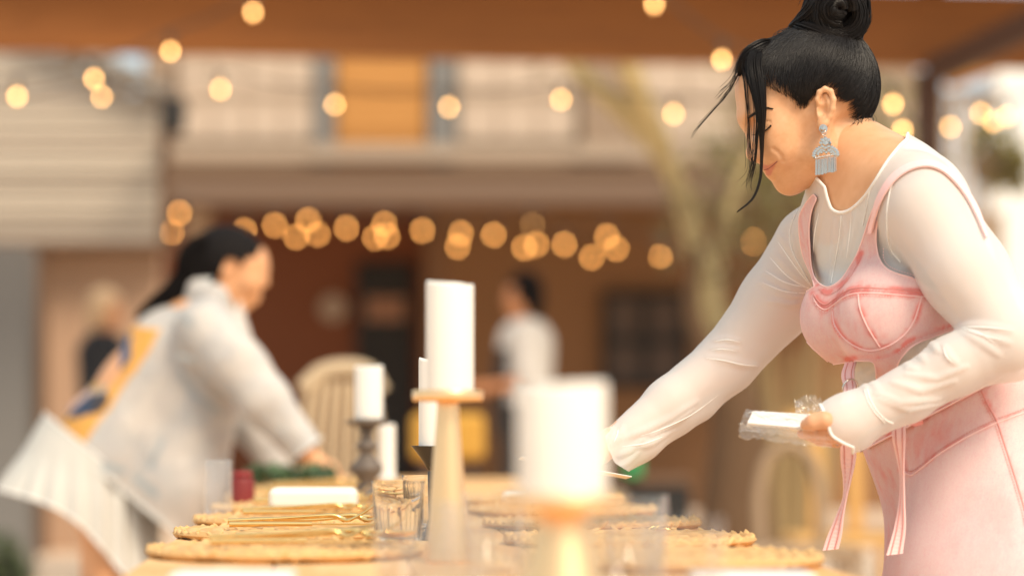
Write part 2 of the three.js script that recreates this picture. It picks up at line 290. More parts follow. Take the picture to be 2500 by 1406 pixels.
{ // the sided house on the left
  const h = thing('sided_house', 'pale horizontal plank house with sloping roof above a tan lower wall', 'house', at(150, 1390, 16).setY(0).toArray());
  const D = 16, loc = (g) => g.translate(-h.position.x, 0, -h.position.z), y0 = 592, step = 33;
  for (let i = 0; i < 15; i++) {
    const yb = y0 - i * step, yt = yb - step + 3, right = yt > 212 ? 392 : 392 - (212 - yt) * 1.9 - 50;
    obj('plank', loc(pbox(-260, right, yt, yb, D - (i % 2) * 0.015, 0.05, 0.006)), [C.sidingA, C.sidingB, C.sidingA, C.sidingC, C.sidingB][(i * 3 + (i >> 2)) % 5], h);
  }
  obj('wall', loc(pbox(-260, 385, 600, 1460, D + 0.25, 0.2)), C.stuccoTan, h);
  obj('upper_wall', loc(pbox(-260, 380, 232, 594, D + 0.06, 0.2)), C.sidingC, h);
  obj('corner_board', loc(pbox(388, 410, 222, 600, D - 0.03, 0.12, 0.006)), C.eave, h);
  obj('skirt_board', loc(pbox(-260, 410, 592, 606, D - 0.1, 0.4, 0.006)), C.eave, h);
  const a = at(410, 236, D), b = at(60, 60, D), L = a.distanceTo(b);
  obj('roof_edge', loc(new THREE.BoxGeometry(L, 0.07, 1.2).rotateZ(Math.atan2(b.y - a.y, b.x - a.x)).translate((a.x + b.x) / 2, (a.y + b.y) / 2 + 0.02, a.z - 0.4)), C.grey, h);
  obj('post', loc(pbox(-40, 68, 600, 1480, 13.2, 0.25, 0.01)), C.greyBlue, h);
  obj('post', loc(pbox(84, 108, 600, 1440, D - 0.05, 0.1, 0.01)), C.eave, h);
  shade(h);
}
{ // the two-storey house behind
  const h = thing('porch_house', 'two storey tan house with orange wooden door above a dark brown porch', 'house', at(1000, 1262, 20).setY(0).toArray());
  const D = 20, loc = (g) => g.translate(-h.position.x, 0, -h.position.z);
  obj('upper_wall', loc(pbox(352, 2240, 20, 430, D + 0.3, 0.3)), C.stuccoUp, h);
  const win = (x0, x1, y0, y1, n) => {
    const w = obj('window', loc(pbox(x0, x1, y0, y1, D + 0.22, 0.06, 0.005)), C.paleB, h);
    const k = (x1 - x0) / n; for (let i = 0; i < n; i++) { obj('pane', loc(pbox(x0 + i * k + 5, x0 + (i + 1) * k - 5, y0 + 6, (y0 + y1) / 2 - 14, D + 0.2, 0.03)), C.pale, w); obj('pane', loc(pbox(x0 + i * k + 5, x0 + (i + 1) * k - 5, (y0 + y1) / 2 + 14, y1 - 6, D + 0.2, 0.03)), C.pale, w); }
  };
  win(430, 775, 140, 345, 4); win(1118, 1410, 140, 345, 3); win(1560, 1790, 150, 350, 2);
  for (const [a, b] of [[356, 418], [770, 815], [1046, 1112], [1420, 1550]]) obj('pilaster', loc(pbox(a, b, 60, 420, D + 0.12, 0.2, 0.01)), a > 700 && a < 1200 ? C.greyBlue : C.stuccoUp, h);
  const dr = obj('wooden_door', loc(pbox(818, 1044, 100, 402, D + 0.2, 0.1, 0.01)), C.orange, h);
  for (let i = 0; i < 6; i++) obj('board', loc(pbox(824, 1038, 110 + i * 48, 154 + i * 48, D + 0.17, 0.03, 0.006)), i % 2 ? C.orange : C.orangeB, dr);
  obj('balcony_rail', loc(pbox(352, 1720, 352, 392, D + 0.02, 0.06, 0.01)), C.paleB, h);
  obj('balcony_floor', loc(pbox(352, 2240, 405, 438, D - 0.25, 1.2, 0.01)), C.eaveB, h);
  const a = at(352, 440, D - 0.3), b = at(2240, 440, D - 0.3);
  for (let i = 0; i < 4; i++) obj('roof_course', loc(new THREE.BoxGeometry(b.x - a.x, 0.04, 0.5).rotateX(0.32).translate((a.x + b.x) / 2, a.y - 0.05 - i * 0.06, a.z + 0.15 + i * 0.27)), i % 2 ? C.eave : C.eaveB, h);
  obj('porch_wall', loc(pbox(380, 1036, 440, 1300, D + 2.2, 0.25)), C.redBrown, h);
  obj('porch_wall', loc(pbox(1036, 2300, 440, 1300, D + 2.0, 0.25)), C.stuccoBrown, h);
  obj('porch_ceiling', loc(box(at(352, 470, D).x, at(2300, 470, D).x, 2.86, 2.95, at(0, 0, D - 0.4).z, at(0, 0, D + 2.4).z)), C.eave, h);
  for (const [p, w] of [[478, 30], [1060, 26]]) obj('porch_post', loc(pbox(p - w, p + w, 455, 1340, D - 0.2, 0.2, 0.01)), w === 30 ? C.paleB : C.eave, h);
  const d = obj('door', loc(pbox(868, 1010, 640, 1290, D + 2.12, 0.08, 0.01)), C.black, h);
  obj('door_sign', loc(pbox(892, 988, 726, 782, D + 2.08, 0.04, 0.01)), mat([0.34, 0.17, 0.1], 0.7), d);
  const w = obj('porch_window', loc(pbox(1476, 1684, 714, 950, D + 1.95, 0.06, 0.01)), C.glassDark, h);
  for (const x of [1480, 1576, 1672]) obj('glazing_bar', loc(pbox(x - 9, x + 9, 714, 950, D + 1.9, 0.05)), C.black, w);
  for (const y of [720, 832, 940]) obj('glazing_bar', loc(pbox(1470, 1684, y - 9, y + 9, D + 1.88, 0.05)), C.black, w);
  obj('wall_plaque', loc(new THREE.CylinderGeometry(0.12, 0.12, 0.04, 24).rotateX(Math.PI / 2).translate(...at(812, 752, D + 2.15).toArray())), C.paleB, h);
  shade(h);
}
{ // pergola: front beam, rafters, post, side beam
  const p = thing('pergola', 'brown timber pergola with wide front beam, post and corrugated rafters', 'pergola', at(2272, 1400, 11.9).setY(0).toArray()), loc = (g) => g.translate(-p.position.x, 0, -p.position.z);
  const a = at(-250, 118, 11.6), b = at(2290, 163, 12.0), bx2 = b.clone().add(b.clone().sub(a).multiplyScalar(0.3));
  const beamBox = (A, B, h, t) => { const L = A.distanceTo(B), q = new THREE.Quaternion().setFromUnitVectors(V(1, 0, 0), B.clone().sub(A).normalize()); return new RoundedBoxGeometry(L, h, t, 2, 0.008).translate(0, h / 2, 0).applyQuaternion(q).translate((A.x + B.x) / 2, (A.y + B.y) / 2, (A.z + B.z) / 2); };
  obj('front_beam', loc(beamBox(a, bx2, 0.37, 0.14)), C.beam, p);
  obj('post', loc(pbox(2244, 2302, 172, 1470, 11.93, 0.13, 0.008)), C.beamDark, p);
  const c = at(2285, 205, 11.75), d = at(2760, -20, 10.9);
  obj('side_beam', loc(beamBox(c, d, 0.13, 0.1)), C.beamDark, p);
  for (let i = 0; i < 14; i++) { const t = i / 13, m = a.clone().lerp(b, t); obj('rafter', loc(box(m.x - 0.03, m.x + 0.03, m.y + 0.372, m.y + 0.46, m.z - 0.6, m.z + 0.35, 0.006)), C.beamDark, p); }
  for (let i = 0; i < 18; i++) { const x0 = a.x + (b.x - a.x) * i / 12, x1 = a.x + (b.x - a.x) * (i + 1) / 12; obj('roof_panel', loc(box(x0 + 0.004, x1 - 0.004, 3.26, 3.29, a.z - 0.7, a.z + 0.4)), C.roof, p); }
  const e0 = at(2318, 215, 13.6), e1 = at(2500, 150, 13.2); obj('fascia', loc(beamBox(e0, e1.clone().lerp(e0, -0.5), 0.12, 0.04)), C.orange, p);
  shade(p);
}
{ // bright white wall to the right, and a planted screen beside it
  const w = thing('white_wall', 'sunlit white wall at the right edge behind the woman', 'wall', at(2700, 1280, 22).setY(0).toArray()); obj('panel', box(-1.05, 3, 0, 4.6, -0.2, 0), C.white, w); shade(w);
  const s = thing('garden_screen', 'tan garden wall behind the post with bulbs in front of it', 'wall', at(2380, 1280, 18).setY(0).toArray()); obj('panel', pbox(2180, 2452, 520, 1330, 18, 0.15).translate(-s.position.x, 0, -s.position.z), C.stuccoUp, s);
  for (let i = 0; i < 9; i++) obj('slat', pbox(2190 + i * 27, 2206 + i * 27, 230, 522, 18, 0.05, 0.005).translate(-s.position.x, 0, -s.position.z), i % 3 ? C.paleB : C.pale, s);
  obj('top_rail', pbox(2180, 2452, 222, 240, 17.98, 0.08, 0.005).translate(-s.position.x, 0, -s.position.z), C.stuccoUp, s); shade(s);
  const k = thing('low_wall', 'pale low garden wall behind the chairs at right', 'wall', at(2020, 1290, 17).setY(0).toArray()); obj('cap', pbox(1560, 2260, 1252, 1292, 17, 0.5, 0.02).translate(-k.position.x, 0, -k.position.z), C.pale, k); obj('base', box(-1.3, 0.7, 0, at(0, 1292, 17).y - 0.002, -0.45, -0.05), C.stuccoTan, k); shade(k);
}
// ---------------------------------------------------------------- trees and plants
const leafGeo = (() => { const g = new THREE.PlaneGeometry(1, 0.45, 2, 1), p = g.attributes.position; for (let i = 0; i < p.count; i++) p.setZ(i, 0.1 * (1 - Math.abs(p.getX(i)) * 2)); g.computeVertexNormals(); return g; })();
function foliage(name, parent, centers, n, size, rgb, m) {
  const im = new THREE.InstancedMesh(leafGeo, m, n), o = new THREE.Object3D(), c = new THREE.Color();
  for (let i = 0; i < n; i++) { const [p, r] = centers[Math.floor(rnd() * centers.length)], q = Math.cbrt(rnd()); o.position.copy(p).add(V(rr(-1, 1), rr(-1, 1), rr(-1, 1)).normalize().multiplyScalar(r * q)); o.rotation.set(rr(0, 6), rr(0, 6), rr(0, 6)); o.scale.setScalar(size * rr(0.6, 1.3)); o.updateMatrix(); im.setMatrixAt(i, o.matrix); const k = rr(0.65, 1.3); im.setColorAt(i, c.setRGB(rgb[0] * k, rgb[1] * k * rr(0.9, 1.1), rgb[2] * k)); }
  im.name = name; im.userData.kind = 'stuff'; im.castShadow = im.receiveShadow = true; parent.add(im); return im;
}
C.leaf = mat([1, 1, 1], 0.8, { transmission: 0.35, thickness: 0, side: THREE.DoubleSide });
C.barkGreen = mat([0.52, 0.42, 0.22], 0.85, { bumpMap: noiseTex(), bumpScale: 0.004 }); C.bark = mat([0.13, 0.075, 0.04], 0.95, { bumpMap: noiseTex(), bumpScale: 0.01 }); C.stem = mat([0.42, 0.3, 0.15], 0.9);
{
  const D = 13, t = thing('palo_verde_tree', 'yellow green barked tree with curved forking trunk behind the woman', 'tree', at(1850, 1400, D).setY(0).toArray()), loc = (l) => l.map(([x, y, dd = 0]) => at(x, y, D + dd).sub(t.position));
  obj('trunk', taperTube([V(0.05, 0, 0), ...loc([[1835, 1200], [1800, 1000], [1758, 830], [1722, 690], [1690, 560], [1650, 440], [1605, 350]])], [0.13, 0.11, 0.1, 0.09, 0.08, 0.07, 0.06, 0.05], 40, 12), C.barkGreen, t);
  obj('branch', taperTube(loc([[1620, 375], [1570, 260], [1530, 150], [1490, 0]]), [0.075, 0.068, 0.058, 0.04], 20, 10), C.barkGreen, t);
  obj('branch', taperTube(loc([[1600, 345], [1520, 270, 0.1], [1440, 200, 0.2], [1360, 120, 0.3]]), [0.068, 0.058, 0.048, 0.035], 20, 10), C.barkGreen, t);
  obj('branch', taperTube(loc([[1745, 790], [1752, 640, 0.2], [1790, 480, 0.3], [1850, 340, 0.4]]), [0.045, 0.04, 0.03, 0.02], 20, 10), C.barkGreen, t);
  const cs = loc([[1820, 420, 0.6], [1900, 500, 0.7], [1960, 380, 0.6], [1880, 330, 0.5], [2060, 470, 0.9], [2150, 300, 1], [2170, 430, 1]]).map((p) => [p, 0.36]);
  foliage('crown', t, [...cs, ...loc([[1480, -60], [1350, -80], [1650, -120], [1800, -60]]).map((p) => [p, 0.6])], 2600, 0.06, [0.3, 0.27, 0.1], C.leaf);
  shade(t);
  const m = thing('dark_tree', 'dark brown rough tree trunk standing beside the yellow green tree', 'tree', at(1800, 1400, 12.5).setY(0).toArray()), ml = (l) => l.map(([x, y]) => at(x, y, 12.5).sub(m.position));
  obj('trunk', taperTube([V(0, 0, 0), ...ml([[1798, 1330], [1800, 1200], [1806, 1060], [1790, 930], [1800, 800]])], [0.27, 0.21, 0.175, 0.15, 0.125, 0.09], 24, 14), C.bark, m);
  obj('branch', taperTube(ml([[1796, 980], [1740, 880], [1690, 760], [1700, 600]]), [0.08, 0.06, 0.045, 0.03], 16, 10), C.bark, m);
  obj('branch', taperTube(ml([[1800, 900], [1850, 760], [1900, 640], [1960, 520]]), [0.07, 0.055, 0.04, 0.025], 16, 10), C.bark, m);
  foliage('crown', m, ml([[1700, 560], [1960, 480], [1840, 640]]).map((p) => [p, 0.3]), 500, 0.05, [0.2, 0.15, 0.06], C.leaf); shade(m);
  // pale upright stems
  const y = thing('yucca_clump', 'pale dry yucca stems beside the trunk under her arm', 'plant', at(1900, 1400, 12.8).setY(0).toArray()), yl = (l) => l.map(([x, yy]) => at(x, yy, 12.8).sub(y.position));
  for (const [x0, x1, yt] of [[1852, 1840, 840], [1890, 1876, 800], [1925, 1940, 860], [1965, 1985, 820], [2010, 2040, 900], [1870, 1850, 1010]]) obj('stem', taperTube([V((x0 - 1900) * 0.0012, 0, 0), ...yl([[x0, 1200], [(x0 + x1) / 2, (1200 + yt) / 2], [x1, yt]])], [0.04, 0.05, 0.05, 0.02], 14, 8), C.stem, y);
  shade(y);
  const b = thing('hanging_basket', 'olive leafy hanging plant near the right edge in front of the screen', 'plant', at(2430, 400, 15).toArray());
  obj('pot', lathe([[0.001, -0.12], [0.12, -0.12], [0.16, 0.06], [0.15, 0.06], [0.11, -0.1], [0.001, -0.1]], 20), C.stuccoUp, b); obj('hanger', tube([V(0, 0.05, 0), V(0, 0.6, 0), V(0, 1.75, 0)], 0.006, 8, 5), C.eave, b);
  foliage('leaves', b, [[V(0, 0.08, 0), 0.2], [V(0.06, -0.05, 0.1), 0.16]], 500, 0.07, [0.28, 0.24, 0.08], C.leaf); shade(b);
  const gr = thing('ground_shrub', 'small dark green shrub at the lower left corner', 'shrub', at(10, 1400, 12.5).setY(0).toArray());
  obj('stem', taperTube([V(0, 0, 0), V(0.02, 0.12, 0), V(0, 0.25, 0)], [0.02, 0.015, 0.01], 6, 6), C.bark, gr);
  foliage('leaves', gr, [[V(-0.05, 0.16, 0), 0.16], [V(0.05, 0.08, 0.05), 0.1]], 420, 0.07, [0.07, 0.1, 0.03], C.leaf); shade(gr);
}
// ---------------------------------------------------------------- string lights
{
  const cordM = mat([0.03, 0.024, 0.02], 0.7), glassM = mat([1, 0.93, 0.82], 0.0, { transmission: 1, thickness: 0, ior: 1.2, specularIntensity: 0.3 }), fil = new THREE.MeshPhysicalMaterial({ color: 0x000000, roughness: 1 });
  fil.emissive = new THREE.Color(1, 0.54, 0.2); fil.emissiveIntensity = 14;
  const globe = lathe([[0.0125, 0], [0.016, -0.012], [0.026, -0.035], [0.028, -0.05], [0.024, -0.066], [0.012, -0.076], [0.0005, -0.078]], 18), sock = lathe([[0.0005, 0.05], [0.012, 0.048], [0.016, 0.03], [0.0165, 0.0], [0.013, -0.004], [0.0005, -0.004]], 14), filG = new THREE.SphereGeometry(0.0135, 14, 10).scale(0.85, 1.15, 0.85).translate(0, -0.042, 0);
  const small = fil.clone(); small.emissive.setRGB(1, 0.46, 0.13); small.emissiveIntensity = 15; const dim = fil.clone(); dim.emissiveIntensity = 4;
  const run = (label, list, d, ends, m = fil, sc = 1) => {
    const s = thing('string_light', label, 'string lights', [0, 0, 0], 'warm bulb strings over the yard');
    const pts = [];
    const place = list.map(([x, y, dd = 0]) => at(x, y, d + dd));
    for (const p of [ends[0] && at(...ends[0]), ...place.map((q) => q.clone().add(V(0, 0.09 * sc, 0))), ends[1] && at(...ends[1])]) if (p) { if (pts.length) { const l = pts[pts.length - 1]; pts.push(l.clone().lerp(p, 0.5).add(V(0, -0.02, 0))); } pts.push(p); }
    obj('cord', tube(pts, 0.006, pts.length * 5, 5), cordM, s);
    place.forEach((p, i) => {
      const b = new THREE.Group(); b.name = 'bulb'; b.position.copy(p).add(V(0, 0.042 * sc, 0)); b.scale.setScalar(sc); s.add(b);
      obj('socket', sock, cordM, b); obj('glass', globe, glassM, b); obj('filament', filG, list[i][3] ? dim : m, b);
      const l = new THREE.PointLight(new THREE.Color(1, 0.62, 0.27), 0.06); l.position.set(0, -0.042, 0); l.castShadow = true; b.add(l);
    });
    shade(s); return s;
  };
  run('warm bulb string rising past the beam at upper left', [[40, 235], [228, 192], [415, 125], [617, 30]], 11, [[-200, 250, 11], [900, -160, 11]]);
  run('warm bulb string crossing the upper storey of the far house', [[247, 236], [537, 218], [817, 255], [1096, 261], [1370, 243], [1645, 278]], 12.4, [[-100, 240, 12], [2000, 240, 12.6]]);
  run('warm bulb string beside her hair near the wide beam', [[1598, 10], [1763, 145], [2182, 254], [2205, 318]], 10.5, [[1480, -160, 10.5], [2262, 330, 11.85]]);
  run('warm bulb string in front of the garden screen at right', [[2322, 310], [2396, 276], [2427, 297], [2460, 284]], 12.8, [[2290, 250, 12.2], [2700, 200, 13]]);
  run('front row of warm bulbs under the dark porch eave', [[437, 520], [596, 563], [670, 550], [752, 538], [845, 557], [938, 547], [1031, 563], [1125, 570], [1205, 573], [1300, 550, 0, 1], [1378, 597], [1482, 577], [1612, 627], [1840, 590]], 18, [[300, 480, 17], [2262, 480, 18]], small, 1.25);
  run('back row of warm bulbs hung deeper under the dark porch eave', [[417, 568], [722, 578], [775, 572], [915, 580], [945, 577], [1117, 602], [1280, 605], [1310, 597], [1445, 628], [1505, 607]], 19, [[352, 500, 19.4], [2000, 480, 19.4]], small, 1.3);
}

// ================================================================= the long table and what is on it
const TH = 0.75;
const tx = (d) => -0.025 - 0.07 * (d - 2.48);
const T = (l, d, h = 0) => V(tx(d) + l, TH + h, FOCUS - d);
const M3 = {
  wood: [0, 1, 2].map((i) => mat([1, 1, 1], 0.55, { map: tex(woodTexture([0.93, 0.77, 0.55], [0.85, 0.62, 0.37], 20 + i * 7), 1, 1) })), gold: mat([0.9, 0.62, 0.25], 0.24, { metalness: 1 }), goldSoft: mat([1, 0.68, 0.37], 0.3, { metalness: 0.85 }),
  wax: mat([0.95, 0.92, 0.87], 0.5, { transmission: 0.12, sheen: 0.2 }), wicker: mat([0.72, 0.45, 0.19], 0.7), wickerB: mat([0.62, 0.36, 0.14], 0.75), glass: mat([0.98, 0.98, 0.97], 0.01, { transmission: 1, thickness: 0.003, ior: 1.48 }), thinGlass: mat([0.97, 0.97, 0.97], 0.02, { transmission: 1, thickness: 0, ior: 1.5 }), napkin: mat([0.86, 0.82, 0.74], 0.85), dark: mat([0.035, 0.03, 0.03], 0.4), carved: mat([0.13, 0.1, 0.08], 0.55), wick: mat([0.02, 0.02, 0.02], 0.9), china: mat([0.84, 0.83, 0.82], 0.25),
};
{
  const t = thing('dining_table', 'long golden wooden dining table running away from the viewer', 'table', T(0, 4).setY(0).toArray());
  t.rotation.y = 0.07; const L = 5.2;
  for (let i = 0; i < 5; i++) obj('plank', box(-0.385 + i * 0.154 + 0.001, -0.385 + (i + 1) * 0.154 - 0.001, TH - 0.04, TH - (i % 2) * 0.0006, -L / 2, L / 2, 0.003), M3.wood[i % 3], t);
  for (const sx of [-1, 1]) { obj('apron', box(sx * 0.33 - 0.012, sx * 0.33 + 0.012, TH - 0.13, TH - 0.041, -L / 2 + 0.12, L / 2 - 0.12), M3.wood[1], t); for (const sz of [-1, 0, 1]) obj('leg', box(sx * 0.32 - 0.035, sx * 0.32 + 0.035, 0, TH - 0.042, sz * (L / 2 - 0.15) - 0.035, sz * (L / 2 - 0.15) + 0.035, 0.004), M3.wood[2], t); }
  shade(t);
}
// woven charger: coiled rings
const ringGeos = []; for (let i = 0; i < 9; i++) { const g = new THREE.TorusGeometry(0.022 + i * 0.0172, 0.0085, 6, 56).rotateX(Math.PI / 2); const p = g.attributes.position; for (let k = 0; k < p.count; k++) { const a = Math.atan2(p.getZ(k), p.getX(k)), w = 1 + 0.025 * Math.sin(a * (30 + i * 9)) ; p.setXYZ(k, p.getX(k) * (1 + (w - 1) * 0.15), p.getY(k) * (0.62 + (w - 1) * 9) , p.getZ(k) * (1 + (w - 1) * 0.15)); } g.computeVertexNormals(); ringGeos.push(g); }
const rimBeads = (() => { const gs = []; for (let i = 0; i < 96; i++) { const a = i / 96 * 6.2832; const k = 0.8 + 0.4 * hash(i, 2, 2); gs.push(new THREE.SphereGeometry(0.0058 * k, 6, 5).scale(1.9, 0.6, 0.7).rotateZ((i % 2 ? 0.45 : -0.5) + 0.3 * hash(i, 3, 1)).translate(0, 0.002 * (hash(i, 5, 5) - 0.5), 0.003 * (hash(i, 6, 5) - 0.5)).rotateY(-a + Math.PI / 2).translate(Math.cos(a) * 0.163, 0.002, Math.sin(a) * 0.163)); } return mergeGeometries(gs); })();
function charger(l, d, label) { const p = T(l, d, 0.0065), c = thing('woven_charger', label, 'placemat', p.toArray(), 'woven chargers along the table'); ringGeos.forEach((g, i) => obj('coil', g, i % 2 ? M3.wicker : M3.wickerB, c)); obj('braided_rim', rimBeads, M3.wicker, c); shade(c); return c; }
// cutlery along x, tip towards +x, lying on y = 0
const forkG = (() => { const g = [taperTube([V(-0.1, 0.003, 0), V(-0.03, 0.004, 0), V(0.03, 0.006, 0), V(0.05, 0.0055, 0), V(0.064, -0.001, 0)], [0.0032, 0.0028, 0.0022, 0.0024, 0.004], 30, 8)]; for (const z of [-0.0085, -0.0028, 0.0028, 0.0085]) g.push(taperTube([V(0.058, 0.0015, z * 0.35), V(0.068, -0.0015, z * 0.9), V(0.082, 0.004, z), V(0.098, 0.013, z), V(0.108, 0.021, z)], [0.0026, 0.0022, 0.0017, 0.0014, 0.0008], 16, 6)); return mergeGeometries(g.map(plain)); })();
const knifeG = (() => { const s = new THREE.Shape(); s.moveTo(0, -0.006); s.quadraticCurveTo(0.09, -0.011, 0.112, 0.006); s.lineTo(0, 0.006); const b = new THREE.ExtrudeGeometry(s, { depth: 0.0012, bevelEnabled: true, bevelSize: 0.0005, bevelThickness: 0.0005, bevelSegments: 1 }).rotateX(Math.PI / 2).translate(0, 0.004, 0); return mergeGeometries([taperTube([V(-0.11, 0.003, 0), V(-0.05, 0.0035, 0), V(0.004, 0.0035, 0)], [0.004, 0.0034, 0.003], 16, 8), b].map(plain)); })();
const spoonG = (() => { const bowl = new THREE.SphereGeometry(0.02, 18, 10, 0, Math.PI * 2, Math.PI / 2, Math.PI / 2).scale(1.45, 0.4, 1).translate(0.08, 0.009, 0); return mergeGeometries([taperTube([V(-0.1, 0.003, 0), V(-0.02, 0.004, 0), V(0.035, 0.009, 0), V(0.055, 0.008, 0)], [0.0034, 0.0028, 0.0022, 0.003], 24, 8), bowl].map(plain)); })();
const lay2 = (name, g, label, l, d, h, turn, tilt = 0) => { const o = obj(name, g, M3.gold); o.position.copy(T(l, d, h)); o.rotation.set(0, turn, tilt); tag(o, label, 'cutlery', 'gold cutlery at the place settings'); return o; };
const ord = ['nearest the viewer', 'with the sharp forks', 'third from the viewer', 'fourth from the viewer', 'fifth from the viewer', 'farthest along the table'];
[2.85, 3.3, 3.72, 4.2, 4.7, 5.2].forEach((d, i) => {
  charger(-0.222, d, `round woven tan charger on the left side of the table, ${ord[i]}`);
  const s = (n) => `gold ${n} on the left side charger ${ord[i]}`;
  lay2('fork', forkG, s('fork on top'), -0.215, d + 0.012, 0.022, rr(-0.06, 0.06), 0.03);
  lay2('dessert_fork', forkG, s('smaller fork behind'), -0.185, d + 0.05, 0.021, rr(-0.05, 0.05), 0.02);
  lay2('knife', knifeG, s('knife in front'), -0.2, d - 0.045, 0.0165, rr(-0.05, 0.05));
  lay2('spoon', spoonG, s('spoon with rounded bowl'), -0.17, d + 0.085, 0.0165, rr(-0.05, 0.05));
});
[2.68, 3.12, 3.6, 4.1, 4.6].forEach((d, i) => charger(0.225, d, `round woven tan charger on the right side of the table, ${['nearest the viewer', 'beside the woven napkin ring', 'third from the viewer', 'fourth from the viewer', 'farthest along the table'][i]}`));
{ // napkins and small things
  const n = obj('folded_napkin', new RoundedBoxGeometry(0.142, 0.036, 0.07, 4, 0.012), M3.napkin); n.position.copy(T(-0.16, 3.86, 0.0345)); n.position.x = at(765, 0, 3.86).x; tag(n, 'thick white folded napkin lying behind the sharp gold forks', 'napkin');
  for (let i = 0; i < 4; i++) { const l = [-0.26, 0.25, -0.19, 0.2][i], d = [2.33, 2.33, 4.45, 4.35][i], o = obj('folded_napkin', new RoundedBoxGeometry(0.12, 0.014, 0.08, 3, 0.006), M3.china); o.position.copy(T(l, d, [0.0075, 0.0075, 0.0215, 0.0215][i])); tag(o, ['flat white napkin on bare wood at the lower left edge', 'flat white napkin on bare wood at the lower right edge', 'flat white napkin far along the left side', 'flat white napkin far along the right side'][i], 'napkin', 'flat white napkins'); }
  const p = T(0.22, 3.26, 0.026); p.x = at(1612, 0, 3.26).x; p.y = at(0, 1303, 3.26).y;
  const w = thing('napkin_ring', 'small sharp woven gold ring at the right of the front candle', 'napkin ring', p.toArray());
  for (let i = 0; i < 3; i++) { const g = new THREE.TorusKnotGeometry(0.0105, 0.0022, 70, 6, 2 + i, 5).scale(1.2, 0.75, 1); obj('strand', g, i ? M3.gold : M3.wicker, w); }
  shade(w);
}
// candles and holders
function waxCandle(name, label, p, r, h, tilt = 0) {
  const c = thing(name, label, 'candle', p.toArray()), g = lathe([[0.0005, 0], [r * 0.97, 0], [r, 0.003], [r, h * 0.5], [r, h - 0.004], [r * 0.96, h], [r * 0.86, h - 0.003], [r * 0.7, h - 0.012], [r * 0.3, h - 0.016], [0.0005, h - 0.016]], 72), q = g.attributes.position;
  for (let i = 0; i < q.count; i++) { const a = Math.atan2(q.getZ(i), q.getX(i)), k = smooth(h * 0.75, h, q.getY(i)); q.setY(i, q.getY(i) + k * (tilt * 0.004 * Math.cos(a) + 0.001 * Math.sin(2 * a + 1) - 0.005 * Math.abs(tilt) * Math.exp(-Math.pow((a - 0.6) / 0.45, 2)))); const n = 1 + 0.006 * (noise(Math.cos(a) * 2 + 5, q.getY(i) * 40, Math.sin(a) * 2) - 0.5); q.setX(i, q.getX(i) * n); q.setZ(i, q.getZ(i) * n); }
  g.computeVertexNormals(); obj('wax', g, M3.wax, c); obj('wick', tube([V(0, h - 0.017, 0), V(0.001, h - 0.012, 0), V(0.002, h - 0.008, 0.001)], 0.0009, 6, 5), M3.wick, c); return shade(c);
}
function goldHolder(label, p, H, rp, rt, rb) {
  const c = thing('candle_holder', label, 'candle holder', [p.x, TH + 0.0, p.z]);
  obj('stem', lathe([[0.0005, 0], [rb, 0], [rb, 0.004], [rb * 0.93, 0.01], [rt, H - 0.016], [rt, H - 0.014], [0.0005, H - 0.014]], 48), M3.goldSoft, c);
  obj('plate', lathe([[0.0005, H - 0.014], [rt, H - 0.014], [rp * 0.96, H - 0.013], [rp, H - 0.009], [rp, H - 0.001], [rp - 0.003, H], [rp - 0.005, H - 0.004], [0.0005, H - 0.005]], 48), M3.goldSoft, c); return shade(c);
}
